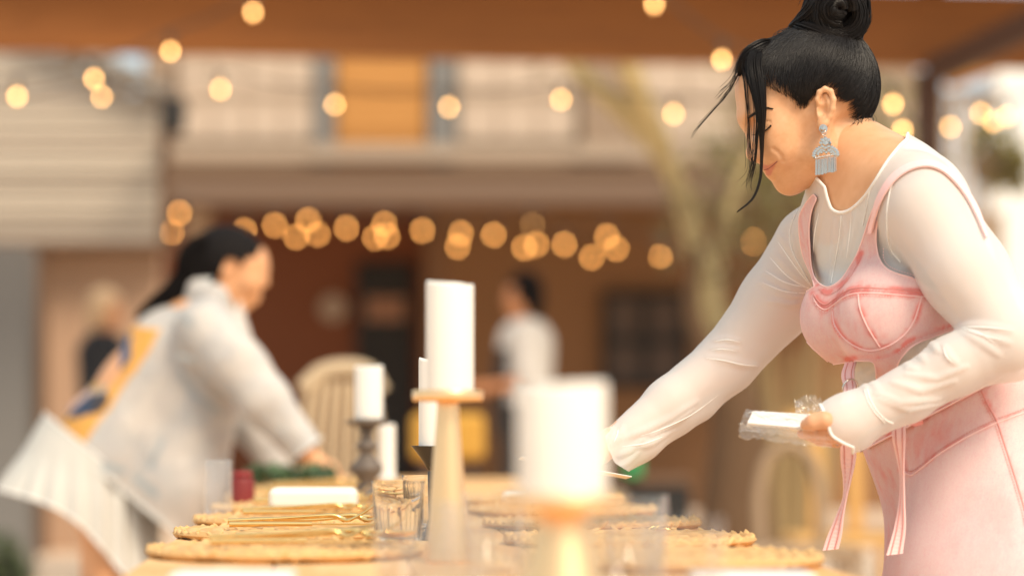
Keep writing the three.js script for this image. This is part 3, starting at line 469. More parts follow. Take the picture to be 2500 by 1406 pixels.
{
  const a = at(1093, 965, 2.72), Ha = 0.198; goldHolder('tall tapering gold candle holder in the middle of the table', a, Ha, 0.041, 0.0125, 0.027); waxCandle('pillar_candle', 'tall white pillar candle with a wavy rim on the tall gold holder', V(at(1098, 0, 2.72).x, TH + Ha - 0.0045, a.z), 0.0275, 1.0715 - (TH + Ha - 0.0045), -0.45);
  const b = at(1372, 1190, 1.88), Hb = 0.106; goldHolder('blurred low gold candle holder closest to the viewer', b, Hb, 0.05, 0.02, 0.042); waxCandle('pillar_candle', 'wide blurred white pillar candle closest to the viewer', V(b.x, TH + Hb - 0.0045, b.z), 0.0362, 0.9435 - (TH + Hb - 0.0045), 0.15);
  const d3 = 3.22, c = at(1058, 1088, d3), Hc = c.y - TH; const hc = thing('candle_holder', 'dark dish candle holder half hidden behind the tall gold holder', 'candle holder', [c.x, TH, c.z]);
  obj('pedestal', lathe([[0.0005, 0], [0.026, 0], [0.026, 0.004], [0.012, 0.012], [0.007, 0.03], [0.008, Hc - 0.035], [0.0005, Hc - 0.034]], 30), M3.dark, hc); obj('dish', lathe([[0.0005, Hc - 0.034], [0.008, Hc - 0.033], [0.014, Hc - 0.022], [0.024, Hc - 0.008], [0.031, Hc], [0.0295, Hc], [0.022, Hc - 0.005], [0.0005, Hc - 0.006]], 40), M3.dark, hc); shade(hc);
  waxCandle('pillar_candle', 'slim sharp white candle standing in the dark dish', V(c.x, TH + Hc - 0.0055, c.z), 0.0202, at(0, 878, d3).y - (TH + Hc - 0.0055), -0.6);
  const e = at(895, 1024, 4.6), He = e.y - TH, hh = thing('candle_holder', 'dark carved baluster candle holder behind the glasses', 'candle holder', [e.x, TH, e.z]), s = He / 0.165;
  obj('baluster', lathe([[0.0005, 0], [0.042, 0], [0.042, 0.008], [0.03, 0.016], [0.018, 0.028], [0.022, 0.036], [0.016, 0.044], [0.03, 0.062], [0.032, 0.072], [0.02, 0.088], [0.012, 0.1], [0.022, 0.108], [0.024, 0.114], [0.013, 0.124], [0.011, 0.138], [0.02, 0.15], [0.0005, 0.151]].map(([r, y]) => [r, y * s]), 30), M3.carved, hh); obj('plate', lathe([[0.0005, 0.151], [0.02, 0.151], [0.041, 0.156], [0.042, 0.164], [0.0005, 0.165]].map(([r, y]) => [r, y * s]), 30), M3.carved, hh); shade(hh);
  waxCandle('pillar_candle', 'ivory pillar candle on the dark carved holder', V(e.x + 0.004, TH + He, e.z), 0.0275, at(0, 893, 4.6).y - TH - He, 0.3);
  const f = at(944, 1165, 5), hf = thing('candle_holder', 'small pale candle stand behind the carved holder', 'candle holder', [f.x, TH, f.z]); obj('foot', lathe([[0.0005, 0], [0.03, 0], [0.03, 0.006], [0.012, 0.012], [0.012, f.y - TH - 0.008], [0.026, f.y - TH - 0.004], [0.026, f.y - TH], [0.0005, f.y - TH]], 28), M3.china, hf); shade(hf);
  waxCandle('pillar_candle', 'short bright white candle beside the dark carved holder', V(f.x, f.y, f.z), 0.0175, at(0, 1036, 5).y - f.y);
}
// glasses
const tumblerG = lathe([[0.0005, 0], [0.027, 0], [0.0295, 0.004], [0.034, 0.08], [0.0348, 0.084], [0.0335, 0.084], [0.028, 0.012], [0.0005, 0.01]], 40);
const cutG = (() => { const gs = []; for (let i = 0; i < 14; i++) { const a = i / 14 * 6.2832; gs.push(new THREE.BoxGeometry(0.006, 0.04, 0.0025).rotateX(0.06).translate(0, 0.028, 0.0305).rotateY(a)); } return mergeGeometries(gs); })();
function tumbler(px, d, label, s = 1) { const q = at(px, 0, d), g = thing('glass_tumbler', label, 'glass', [q.x, TH + 0.0005, q.z], 'clear tumblers on the table'); g.scale.setScalar(s); const gm = d < 2.8 ? M3.thinGlass : M3.glass; obj('bowl', tumblerG, gm, g); obj('cut_facets', cutG, gm, g); return shade(g); }
tumbler(972, 3.05, 'clear glass tumbler with sharp rim left of the tall gold holder'); tumbler(1040, 3.35, 'clear glass tumbler behind the sharp rimmed one, rim just visible'); tumbler(1010, 2.15, 'blurred tumbler in the near foreground below the tall gold holder', 1.05); tumbler(1190, 2.05, 'blurred tumbler in the near foreground left of the wide candle', 1.05); tumbler(1085, 1.78, 'most blurred tumbler at the bottom edge left of the wide candle', 1.0); tumbler(1530, 2.15, 'blurred tumbler in the near foreground right of the wide candle', 1.05); tumbler(1205, 2.55, 'clear tumbler between the tall gold holder and the wide candle'); tumbler(1552, 2.5, 'clear tumbler right of the wide candle near the woven ring'); tumbler(1660, 1.9, 'blurred tumbler at the bottom edge right of the wide candle', 1.0);
{ // bits further along the table
  const g = at(532, 0, 4.05); const b = thing('slim_glass', 'slim clear glass at the table edge by the denim jacket', 'glass', [g.x, TH, g.z]); obj('body', lathe([[0.0005, 0], [0.022, 0], [0.024, 0.01], [0.0235, 0.09], [0.0225, 0.094], [0.0005, 0.094]], 24), mat([0.9, 0.91, 0.93], 0.05, { transmission: 0.88, thickness: 0 }), b); shade(b);
  const r = T(-0.345, 4.45, 0), c = thing('red_jar', 'small red jar on the table beside the slim glass', 'jar', [r.x, TH, r.z]); obj('body', lathe([[0.0005, 0], [0.03, 0], [0.033, 0.01], [0.033, 0.07], [0.024, 0.08], [0.0005, 0.08]], 24), mat([0.2, 0.02, 0.02], 0.5), c); obj('lid', lathe([[0.0005, 0.08], [0.027, 0.08], [0.027, 0.094], [0.0005, 0.095]], 24), mat([0.3, 0.03, 0.03], 0.4), c); c.scale.setScalar(0.7); shade(c);
  for (const [px, l] of [[650, 'green herb bunch under her far hand'], [760, 'green herb bunch under her near hand']]) { const q = at(px, 0, 5.5), h = thing('herb_bunch', l, 'herbs', [q.x, TH + 0.002, q.z]); obj('tie', new THREE.TorusGeometry(0.012, 0.003, 6, 16).translate(0, 0.014, 0), M3.wicker, h); foliage('leaves', h, [[V(0, 0.03, 0), 0.032], [V(0.03, 0.028, 0), 0.03], [V(-0.03, 0.026, 0), 0.026]], 160, 0.028, [0.1, 0.18, 0.08], C.leaf); shade(h); }
}

// ================================================================= the woman in pink denim, in focus
const F = (px, py, z = 0) => at(px, py, FOCUS - z);
function noiseTexture(size, fn) { const a = new Uint8Array(size * size * 4); for (let j = 0; j < size; j++) for (let i = 0; i < size; i++) { const v = clamp(fn(i, j)) * 255; a.set([v, v, v, 255], (j * size + i) * 4); } const t = new THREE.DataTexture(a, size, size); t.wrapS = t.wrapT = THREE.RepeatWrapping; t.magFilter = THREE.LinearFilter; t.needsUpdate = true; return t; }
const twill = noiseTexture(128, (i, j) => 0.5 + 0.32 * Math.sin((i + j) * Math.PI / 4) + 0.35 * (hash(i, j, 3) - 0.5));
const pores = noiseTexture(128, (i, j) => 0.5 + 0.5 * (hash(i, j, 9) - 0.5) + 0.4 * (noise((i % 128) / 5, (j % 128) / 5, 1) - 0.5));
const knit = noiseTexture(64, (i, j) => 0.5 + 0.25 * Math.sin(i * Math.PI / 2) * Math.sin(j * Math.PI / 2) + 0.2 * (hash(i, j, 5) - 0.5));
const M = {};
M.skin = mat([0.76, 0.435, 0.245], 0.42, { vertexColors: true, bumpMap: pores, bumpScale: 0.00022, specularIntensity: 0.75 }); M.skin.color.setRGB(1, 1, 1);
M.hair = mat([0.0095, 0.0065, 0.006], 0.36, { specularIntensity: 0.8 });
M.hairMatte = mat([0.011, 0.009, 0.009], 0.75, { specularIntensity: 0.2 });
M.sheer = mat([0.86, 0.84, 0.82], 0.75, { transparent: true, opacity: 0.64, sheen: 0.3, sheenColor: new THREE.Color(1, 0.98, 0.95), bumpMap: knit, bumpScale: 0.00015 });
M.trim = mat([0.86, 0.85, 0.83], 0.7);
M.denim = mat([1, 1, 1], 0.85, { vertexColors: true, bumpMap: twill, bumpScale: 0.0004 });
{
  const S = 256, a = new Uint8Array(S * S * 4); for (let j = 0; j < S; j++) for (let i = 0; i < S; i++) { const w = (hash(i, (j + (hash(i, 1, 1) * 90 | 0)) / 11 | 0, 4) - 0.5) * 0.16 * 0.45 + (hash(i >> 1, j >> 1, 8) - 0.5) * 0.07 + (hash(i, j, 6) - 0.5) * 0.1, v = clamp(0.965 + w), d = clamp(0.96 + w * 1.6); a.set([clamp(0.985 + w * 0.3) * 255, d * 255, v * 0.99 * 255, 255], (j * S + i) * 4); }
  const t = new THREE.DataTexture(a, S, S); t.wrapS = t.wrapT = THREE.RepeatWrapping; t.magFilter = THREE.LinearFilter; t.needsUpdate = true; t.repeat.set(0.065, 0.065); M.denim.map = t;
}
M.thread = mat([0.93, 0.63, 0.61], 0.8);
M.seam = mat([0.88, 0.38, 0.35], 0.85, { bumpMap: twill, bumpScale: 0.0003 });
M.silver = mat([0.66, 0.62, 0.57], 0.2, { metalness: 1 });
M.gem = mat([0.6, 0.57, 0.53], 0.06, { metalness: 0.9, flatShading: true });
M.lip = mat([0.6, 0.22, 0.17], 0.4);
M.lash = mat([0.012, 0.01, 0.01], 0.5);

const woman = thing('person', 'woman in pink denim bodice and white sheer top bending over the table', 'person', [0, 0, 0]);
const P35 = 35 * Math.PI / 180;
const tU = V(-0.395, 0.918, 0), tF = V(-0.918 * Math.cos(P35), -0.395 * Math.cos(P35), Math.sin(P35)), tL = V(0.918 * Math.sin(P35), 0.395 * Math.sin(P35), Math.cos(P35));
const tB = [tL, tU, tF];
const hp = 22 * Math.PI / 180, hU = V(-Math.sin(hp), Math.cos(hp), 0), hF = V(-Math.cos(hp), -Math.sin(hp), 0), hB = [hF, hU, V(0, 0, 1)];

// --- head
const sp = 34 * Math.PI / 180, sB = [V(-Math.cos(sp), -Math.sin(sp), 0), V(-Math.sin(sp), Math.cos(sp), 0), V(0, 0, 1)];
const skull = new Blob();
skull.ell(F(1970, 204), [0.088, 0.0705, 0.071], sB, 0.03).ell(F(2047, 222), [0.044, 0.05, 0.056], hB, 0.04);
const head = new Blob();
head.P.push(...skull.P);
head.ell(F(1872, 218), [0.041, 0.05, 0.055], hB, 0.03);
head.ell(F(1900, 318), [0.041, 0.06, 0.054], hB, 0.03);
for (const s of [-1, 1]) {
  head.cone(F(1830, 286, s * 0.006), 0.0085, F(1872, 268, s * 0.041), 0.012, 0.02);
  head.ell(F(1892, 333, s * 0.038), [0.024, 0.03, 0.021], hB, 0.025);
  head.ell(F(1912, 364, s * 0.034), [0.02, 0.022, 0.018], hB, 0.016);
  head.cone(F(1934, 439, s * 0.009), 0.014, F(2000, 372, s * 0.043), 0.0165, 0.022);
  head.cone(F(2000, 372, s * 0.043), 0.0165, F(2002, 285, s * 0.053), 0.015, 0.025);
}
head.ell(F(1910, 391), [0.025, 0.028, 0.032], hB, 0.022);
head.ball(F(1923, 447), 0.0138, 0.014);
head.cone(F(1945, 422), 0.017, F(2030, 375), 0.04, 0.025);
head.cut(F(1842, 306, 0.031), 0.0125, 0.012).cut(F(1842, 306, -0.031), 0.0125, 0.012);
for (const s of [-1, 1]) head.ball(F(1868, 306, s * 0.031), 0.0135, 0.006);
head.cone(F(1846, 306), 0.0075, F(1845, 366), 0.0098, 0.012).ball(F(1842, 376), 0.0108, 0.008);
for (const s of [-1, 1]) head.ball(F(1855, 381, s * 0.0105), 0.0085, 0.007);
head.cone(F(1874, 409, -0.012), 0.0062, F(1874, 408, 0.012), 0.0062, 0.006);
head.cone(F(1885, 423, -0.01), 0.0068, F(1885, 423, 0.01), 0.0068, 0.007);
for (const s of [-1, 1]) { head.cone(F(1874, 408, s * 0.01), 0.0052, F(1899, 394, s * 0.027), 0.0035, 0.006); head.cone(F(1885, 422, s * 0.01), 0.0056, F(1899, 398, s * 0.027), 0.0035, 0.006); }
// mouth line and nostril
for (const s of [-1, 1]) { for (let i = 0; i <= 7; i++) { const t = i / 7; head.cut(F(1864 + 37 * t, 416 - 22 * t + 3 * Math.sin(t * 3.1), s * (0.034 * Math.pow(t, 0.8) + 0.001)), 0.0015 + 0.0009 * t, 0.003); } head.cut(F(1852, 390, s * 0.008), 0.003, 0.003); }
for (const [x, y] of [[1890, 364], [1898, 370], [1905, 377], [1910, 385], [1913, 394]]) { const p = surf(head, x, y, 0.0002); if (p) head.cut(p, 0.0013, 0.005); }
for (const [x, y] of [[1856, 308], [1864, 300], [1872, 296], [1880, 297]]) { const p = surf(head, x, y, 0.0002); if (p) head.cut(p, 0.0009, 0.003); }
// neck
head.cone(F(2068, 348), 0.047, F(2124, 500), 0.053, 0.014);
// ear
const earZ = surf(head, 2014, 268).z;
const EP = (x, y, dz) => F(x, y, earZ + dz);
const ear = new Blob();
ear.ell(EP(2016, 258, 0.003), [0.0125, 0.027, 0.006], [V(1, 0, 0), V(0, 1, 0), V(0, 0, 1)], 0.004);
ear.chain([EP(2003, 262, 0.006), EP(1997, 243, 0.009), EP(2002, 225, 0.011), EP(2015, 217, 0.013), EP(2029, 223, 0.014), EP(2036, 243, 0.014), EP(2034, 266, 0.013), EP(2026, 285, 0.011), EP(2018, 299, 0.01)], [0.003, 0.0034, 0.0036, 0.0036, 0.0038, 0.0038, 0.0036, 0.0036, 0.0042], 0.0025);
ear.chain([EP(2013, 303, 0.009), EP(2007, 306, 0.008), EP(2004, 292, 0.006)], [0.0062, 0.0055, 0.0035], 0.006);
ear.chain([EP(2018, 233, 0.009), EP(2024, 250, 0.01), EP(2020, 272, 0.0095), EP(2011, 288, 0.0085)], [0.0026, 0.0032, 0.0032, 0.003], 0.003);
ear.cone(EP(2000, 268, 0.007), 0.0036, EP(2001, 282, 0.006), 0.003, 0.004);
ear.cut(EP(2009, 268, 0.0125), 0.0075, 0.004).cut(EP(2010, 245, 0.0145), 0.0052, 0.003);
const headAll = { d: (x, y, z) => { const a = head.d(x, y, z), b = ear.d(x, y, z), h = Math.max(0.006 - Math.abs(a - b), 0) / 0.006; return Math.min(a, b) - h * h * 0.0015; } };

// --- torso, arms, legs
const body = new Blob();
body.cone(F(2062, 352), 0.049, F(2125, 500), 0.056, 0.035);
const nearTop = new Blob(), add = (b, f) => { f(b); return b; };
const torso = (b) => b
  .cone(F(2118, 398, 0.02), 0.045, F(2240, 460, 0.11), 0.047, 0.035)
  .cone(F(2100, 478, -0.03), 0.05, F(2002, 578, -0.13), 0.041, 0.05)
  .ell(F(2205, 640), [0.14, 0.18, 0.092], tB, 0.05)
  .ball(F(2176, 768, 0.085), 0.06, 0.035).ball(F(2074, 768, 0.005), 0.05, 0.03)
  .ell(F(2268, 900), [0.108, 0.14, 0.08], tB, 0.05)
  .ell(F(2385, 1085, -0.01), [0.158, 0.15, 0.108], tB, 0.06);
torso(body);
const nS = F(2264, 514, 0.135), nE = F(2465, 838, 0.22), nW = F(2075, 1030, 0.205);
const fS = F(1980, 604, -0.15), fE = F(1768, 879, -0.16), fW = F(1492, 1078, -0.1);
body.cone(nS, 0.052, nE, 0.036, 0.03).cone(nE, 0.036, F(2330, 893, 0.215), 0.03, 0.02).cone(F(2330, 893, 0.215), 0.03, nW, 0.024, 0.02);
body.cone(fS, 0.048, F(1888, 732, -0.155), 0.04, 0.04).cone(F(1888, 732, -0.155), 0.04, fE, 0.034, 0.02).cone(fE, 0.035, fW, 0.022, 0.02);
for (const [x, z] of [[2405, 0.07], [2345, -0.09]]) {
  const hip = F(x, 1120, z), knee = V(hip.x + 0.01, 0.46, z), ank = V(hip.x + 0.03, 0.09, z);
  body.cone(hip, 0.085, knee, 0.052, 0.05).cone(knee, 0.053, ank, 0.035, 0.03).cone(V(ank.x, 0.04, z), 0.035, V(ank.x - 0.15, 0.03, z), 0.028, 0.03);
}
// --- hands
function handNear() {
  const h = new Blob();
  h.cone(nW, 0.024, F(2048, 1042, 0.2), 0.021, 0.012).cone(F(2048, 1040, 0.212), 0.017, F(2040, 1052, 0.165), 0.016, 0.015);
  h.chain([F(2046, 1030, 0.222), F(2012, 1026, 0.232), F(1986, 1031, 0.23), F(1968, 1037, 0.224)], [0.0115, 0.0105, 0.0095, 0.0072], 0.006);
  h.chain([F(2040, 1052, 0.212), F(2012, 1052, 0.214), F(1992, 1053, 0.2), F(1972, 1050, 0.18)], [0.0098, 0.009, 0.0085, 0.007], 0.004);
  h.chain([F(2044, 1060, 0.2), F(2022, 1066, 0.197), F(1990, 1064, 0.18), F(1960, 1058, 0.165)], [0.0098, 0.0088, 0.0083, 0.007], 0.004);
  h.chain([F(2050, 1064, 0.183), F(2034, 1075, 0.178), F(2004, 1073, 0.16), F(1976, 1064, 0.148)], [0.0095, 0.0085, 0.008, 0.0065], 0.004);
  h.chain([F(2056, 1064, 0.166), F(2044, 1078, 0.16), F(2022, 1076, 0.145), F(2000, 1066, 0.132)], [0.0085, 0.0075, 0.007, 0.006], 0.004);
  return h;
}
function handFar() {
  const h = new Blob(), p = (x, y, z) => F(x, y, -0.1 + z);
  h.cone(fW, 0.021, p(1468, 1096, 0), 0.02, 0.012).cone(p(1462, 1098, 0.02), 0.014, p(1448, 1112, -0.02), 0.014, 0.015);
  h.chain([p(1472, 1100, 0.02), p(1452, 1128, 0.032), p(1432, 1142, 0.03), p(1416, 1148, 0.024)], [0.0105, 0.0095, 0.0085, 0.007], 0.006);
  [[1446, 1100, 0.022, 0], [1440, 1106, 0.006, 3], [1440, 1112, -0.01, 2], [1446, 1118, -0.026, -2]].forEach(([x, y, z, e], i) => h.chain([p(x, y, z), p(x - 34 - e, y + 14, z), p(x - 56 - e * 2, y + 30, z + 0.002), p(x - 66 - e * 3, y + 44, z + 0.004)], [0.0098 - i * 0.0005, 0.0088 - i * 0.0004, 0.0082 - i * 0.0005, 0.0068 - i * 0.0003], 0.004));
  return h;
}
const hN = handNear(), hFr = handFar();
const bodyMesh = clip(skin(inflate(body, -0.0035), ...bounds([F(1470, 1100, -0.1), F(2480, 340, 0.25), V(0.9, 0, 0.2), V(0.3, 0, -0.3)], 0.09), 0.007), (x, y, z) => { const a = headAll.d(x, y, z); return a + 0.004; });
const headMesh = clip(skin(headAll, ...bounds([F(1790, 60, -0.085), F(2150, 540, 0.085)], 0.01), 0.0021), (x, y, z) => PY(y, z) < 545 ? 1 : -1);
const handMesh = skin(hN, ...bounds([F(1945, 1000, 0.12), F(2100, 1100, 0.26)], 0.015), 0.0018), handMesh2 = skin(hFr, ...bounds([F(1365, 1040, -0.15), F(1510, 1180, -0.05)], 0.02), 0.002);
const lipPoly = curvy([[1857, 406], [1864, 402], [1878, 402], [1893, 395], [1900, 392], [1894, 404], [1888, 418], [1880, 430], [1871, 427], [1868, 416], [1857, 406]], 50);
const skinColor = (x, y, z) => {
  const px = PX(x, z), py = PY(y, z), n = fbm(x * 60, y * 60, z * 60), b = fbm(x * 9, y * 9, z * 9 + 5);
  let c = mix3([0.62, 0.3, 0.14], [0.8, 0.48, 0.285], clamp(n * 0.75 + b * 0.5 - 0.1 + 0.22 * (noise(x * 420, y * 420, z * 420) - 0.5)));
  if (py < 560) { c = mix3(c, [0.6, 0.2, 0.14], 0.85 * smooth(-0.0008, 0.0014, inOutline(lipPoly, px, py))); }
  else c = mix3(c, [0.76, 0.4, 0.26], 0.35);
  return c;
};
obj('body', geo(join(bodyMesh, headMesh, handMesh, handMesh2), skinColor, 60), M.skin, woman);

// --- eyelashes and brow
{
  const L = []; for (const s of [1]) for (let i = 0; i < 90; i++) { const t = i / 89, a = surf(head, 1848 + 35 * t, 325 - 21 * t + 5 * Math.sin(t * 3.14), 0); if (a) L.push([a, a.clone().add(V(-0.0035 + 0.004 * t, -0.0028, 0.003)), a.clone().add(V(-0.0075 + 0.007 * t, -0.003, 0.006))]); }
  obj('mouth_line', tube(lay(head, curvy([[1866, 415], [1876, 412], [1886, 405], [1893, 399], [1899, 394]], 14), -0.0003, 4), 0.0007, 30, 5), mat([0.3, 0.09, 0.06], 0.5), woman);
  obj('eyelashes', geo(strands(L, 0.00042)), M.lash, woman);
  const Bw = []; for (let i = 0; i < 170; i++) { const t = rnd(), x = 1826 + 56 * t, y = 290 - 26 * Math.sin(t * 1.9) + rr(-4, 4) * (1 - 0.6 * t), a = surf(head, x, y, 0.0004), b = surf(head, x + 8, y - 5 + 6 * t, 0.001); if (a && b) Bw.push([a, a.clone().lerp(b, 0.5), b]); }
  obj('eyebrow', geo(strands(Bw, 0.0004)), M.lash, woman);
}

// --- hair: combed up into a bun, with loose front locks
const capBlob = new Blob(); capBlob.P.push(...skull.P); capBlob.ell(F(1872, 218), [0.041, 0.05, 0.055], hB, 0.03);
const cap = inflate(capBlob, 0.0055);
const hairline = curvy([[1796, 176], [1822, 190], [1850, 200], [1880, 212], [1912, 224], [1938, 242], [1956, 262], [1966, 258], [1978, 240], [1992, 221], [2010, 208], [2032, 212], [2044, 236], [2056, 244], [2070, 244], [2080, 262], [2086, 288], [2098, 304], [2116, 310], [2134, 296]], 80);
const hairPoly = [...hairline, [2160, 200], [2120, 40], [1950, 20], [1800, 80], [1780, 150]];
const capMesh = clip(skin(cap, ...bounds([F(1790, 40, -0.09), F(2150, 330, 0.09)], 0.01), 0.003), (x, y, z) => inOutline(hairPoly, PX(x, z), PY(y, z)) - 0.026 + 0.008 * (noise(x * 400, y * 400, z * 400) - 0.5));
const H = [];
const hC = F(1985, 200, 0), bunB = [F(1985, 92), F(2090, 104)];
const onCap = (p, lift) => { const u = p.clone().sub(hC).normalize(); let r = 0.16; for (let i = 0; i < 60; i++) { const d = cap.d(hC.x + u.x * r, hC.y + u.y * r, hC.z + u.z * r) - lift; if (d < 0.0002) break; r -= d * 0.8; } return hC.clone().addScaledVector(u, r); };
for (let i = 0; i < 8500; i++) {
  const k = Math.floor(rnd() * (hairline.length - 1)), side = rnd() < 0.72 ? 1 : -1; let [sx, sy] = hairline[k]; sx += rr(-7, 7); sy += rr(-8, 8);
  const S0 = surf(cap, sx, sy, 0.0005) ?? F(sx, sy, 0.015); if (side < 0) S0.z = -S0.z;
  const f = clamp((sx - 1800) / 330), E0 = bunB[0].clone().lerp(bunB[1], f).add(V(rr(-0.006, 0.006), rr(-0.004, 0.006), S0.z * 0.45 + rr(-0.012, 0.012)));
  const q = rnd() < 0.6 ? rr(-0.04, 0.34) : rr(0, 0.6), lift = 0.0004 + rnd() * rnd() * 0.0026, bow = 0.02 * (1 - 1.6 * smooth(0.35, 0.8, f)), pts = [];
  for (let j = 0; j <= 9; j++) { const u = q + (1 - q) * j / 9, w = Math.sin(clamp(u) * Math.PI), p = S0.clone().lerp(E0, u).add(V(-bow * w * 0.6, bow * w * 0.8, 0)); pts.push(onCap(p, u < 0 ? -0.002 : lift)); }
  H.push(pts);
}
for (let i = 0; i < 60; i++) { // baby hair at nape and temple
  const nape = rnd() < 0.6, x = nape ? rr(2078, 2132) : rr(1860, 1960), y = nape ? rr(270, 305) : 205 + (x - 1860) * 0.5, a = surf(headAll, x, y, 0.001); if (!a) continue;
  const l = rr(0.008, 0.022), dx = rr(-0.4, 0.5), pts = []; for (let j = 0; j <= 6; j++) { const u = j / 6; pts.push(a.clone().add(V((dx * u + (nape ? 0.4 * Math.sin(u * 3) : -0.5 * u)) * l, (nape ? -1 : 0.6) * u * l, 0.004 * u))); } H.push(pts);
}
for (let i = 0; i < 170; i++) { // flyaways along the outline
  const t = rr(0.05, 0.95), x = 1815 + 130 * t, y = 150 - 85 * t, a = F(x, y, rr(-0.03, 0.03)), l = rr(0.01, 0.035), up = rr(0.2, 0.9), pts = []; for (let j = 0; j <= 6; j++) { const u = j / 6; pts.push(a.clone().add(V((-0.75 * u + 1.1 * u * u) * l, (up * u - 0.3 * u * u) * l * 0.7, rr(-0.001, 0.001)))); } H.push(pts);
}
obj('hair', geo(join(capMesh, strands(H, 0.00033))), M.hair, woman);
{
  const core = new Blob(); core.ell(F(2040, 30, -0.005), [0.04, 0.043, 0.034], null, 0.01).ell(F(2030, 82, 0), [0.042, 0.016, 0.036], null, 0.015);
  const L = [];
  const loop = (cx, cy, a, b, z0, z1, s, e, rot, r, n, tw) => { const g = []; for (let i = 0; i <= 12; i++) { const t = s + (e - s) * i / 12, x = Math.cos(t) * a, y = Math.sin(t) * b; g.push(F(cx + x * Math.cos(rot) - y * Math.sin(rot), cy - x * Math.sin(rot) - y * Math.cos(rot), z0 + (z1 - z0) * (0.5 + 0.5 * Math.sin(t)))); } L.push(...lock(g, [r * 0.55, r, r, r * 0.6], n, tw, 22)); };
  loop(2040, 24, 58, 56, 0.028, 0.03, 0.2, 5.9, 0.2, 0.014, 190, 2.5);
  loop(2050, 32, 50, 58, 0.038, 0.044, 2.2, 7.2, 0.5, 0.012, 150, 2);
  loop(2046, 20, 38, 34, 0.045, 0.05, 0, 5.2, -0.2, 0.011, 130, 2);
  loop(2046, 20, 16, 13, 0.05, 0.052, 0, 6.2, -0.2, 0.01, 120, 3);
  L.push(...lock([F(1936, 66, 0.0), F(1962, 72, 0.03), F(2005, 84, 0.042), F(2050, 97, 0.042), F(2090, 96, 0.02), F(2100, 70, 0)], [0.003, 0.012, 0.014, 0.013, 0.01, 0.006], 170, 1.5, 22));
  L.push(...lock([F(1928, 64, 0.01), F(1960, 46, 0.025), F(1985, 20, 0.035), F(2000, -20, 0.03)], [0.002, 0.01, 0.014, 0.01], 110, 1, 18));
  L.push(...lock([F(2092, 92, 0.02), F(2108, 50, 0.02), F(2106, 5, 0.02), F(2085, -30, 0.02)], [0.008, 0.011, 0.012, 0.01], 110, 1, 18));
  for (let i = 0; i < 26; i++) { const a = rr(0, 6.28), c = F(2040, 30, 0.03), p = []; for (let j = 0; j <= 6; j++) p.push(c.clone().add(V(Math.cos(a + j * 0.12) * (0.045 + 0.0012 * j), Math.sin(a + j * 0.12) * (0.045 + 0.0015 * j), rr(-0.001, 0.001)))); L.push(p); }
  obj('hair_bun', geo(join(skin(core, ...bounds([F(1950, -60, -0.05), F(2120, 120, 0.05)], 0.02), 0.004), strands(L, 0.00048))), M.hair, woman);
  const W = [];
  W.push(...lock([F(1890, 104, 0.02), F(1850, 122, 0.035), F(1822, 142, 0.04), F(1808, 166, 0.038), F(1806, 186, 0.036)], [0.006, 0.013, 0.013, 0.008, 0.002], 220, 0.5, 14));
  W.push(...lock([F(1890, 106, -0.01), F(1850, 124, 0.0), F(1818, 146, 0.005), F(1803, 172, 0.01)], [0.008, 0.014, 0.012, 0.004], 160, 0.5, 14));
  // root of the parting, then the heavy front lock
  W.push(...lock([F(1868, 124, 0.03), F(1846, 138, 0.047), F(1842, 165, 0.057), F(1850, 210, 0.066), F(1858, 262, 0.07), F(1860, 320, 0.067), F(1860, 390, 0.06), F(1856, 440, 0.055), F(1838, 485, 0.052), F(1800, 518, 0.05)], [0.004, 0.0125, 0.014, 0.0105, 0.007, 0.0036, 0.0022, 0.0018, 0.0014, 0.0008], 190, 0.8, 30, 0.0));
  W.push(...lock([F(1880, 118, 0.02), F(1838, 140, 0.04), F(1826, 160, 0.05), F(1842, 215, 0.06), F(1848, 280, 0.062), F(1846, 340, 0.06), F(1840, 400, 0.055), F(1828, 450, 0.05), F(1832, 470, 0.05), F(1846, 473, 0.05)], [0.003, 0.009, 0.0085, 0.006, 0.004, 0.0032, 0.0026, 0.002, 0.0015, 0.001], 26, 0.8, 30, 0.006));
  W.push(...lock([F(1850, 128, 0.02), F(1820, 150, 0.03), F(1822, 200, 0.045), F(1828, 270, 0.045), F(1832, 350, 0.04), F(1838, 420, 0.04), F(1806, 470, 0.04)], [0.003, 0.006, 0.004, 0.003, 0.0026, 0.002, 0.001], 16, 0.6, 26, 0.012));
  W.push(...lock([F(1850, 126, 0.01), F(1812, 152, 0.02), F(1796, 190, 0.02), F(1770, 235, 0.02), F(1735, 275, 0.02), F(1700, 315, 0.02), F(1682, 345, 0.02), F(1675, 374, 0.02)], [0.003, 0.005, 0.003, 0.0014, 0.0008, 0.0006, 0.0004, 0.0002], 7, 0.6, 26, 0.004));
  W.push(...lock([F(1850, 126, 0.01), F(1812, 152, 0.02), F(1792, 196, 0.02), F(1765, 230, 0.02), F(1748, 252, 0.02)], [0.003, 0.005, 0.005, 0.004, 0.003], 12, 0.6, 20, 0.012));
  obj('front_locks', geo(strands(W, 0.00034)), M.hair, woman);
}

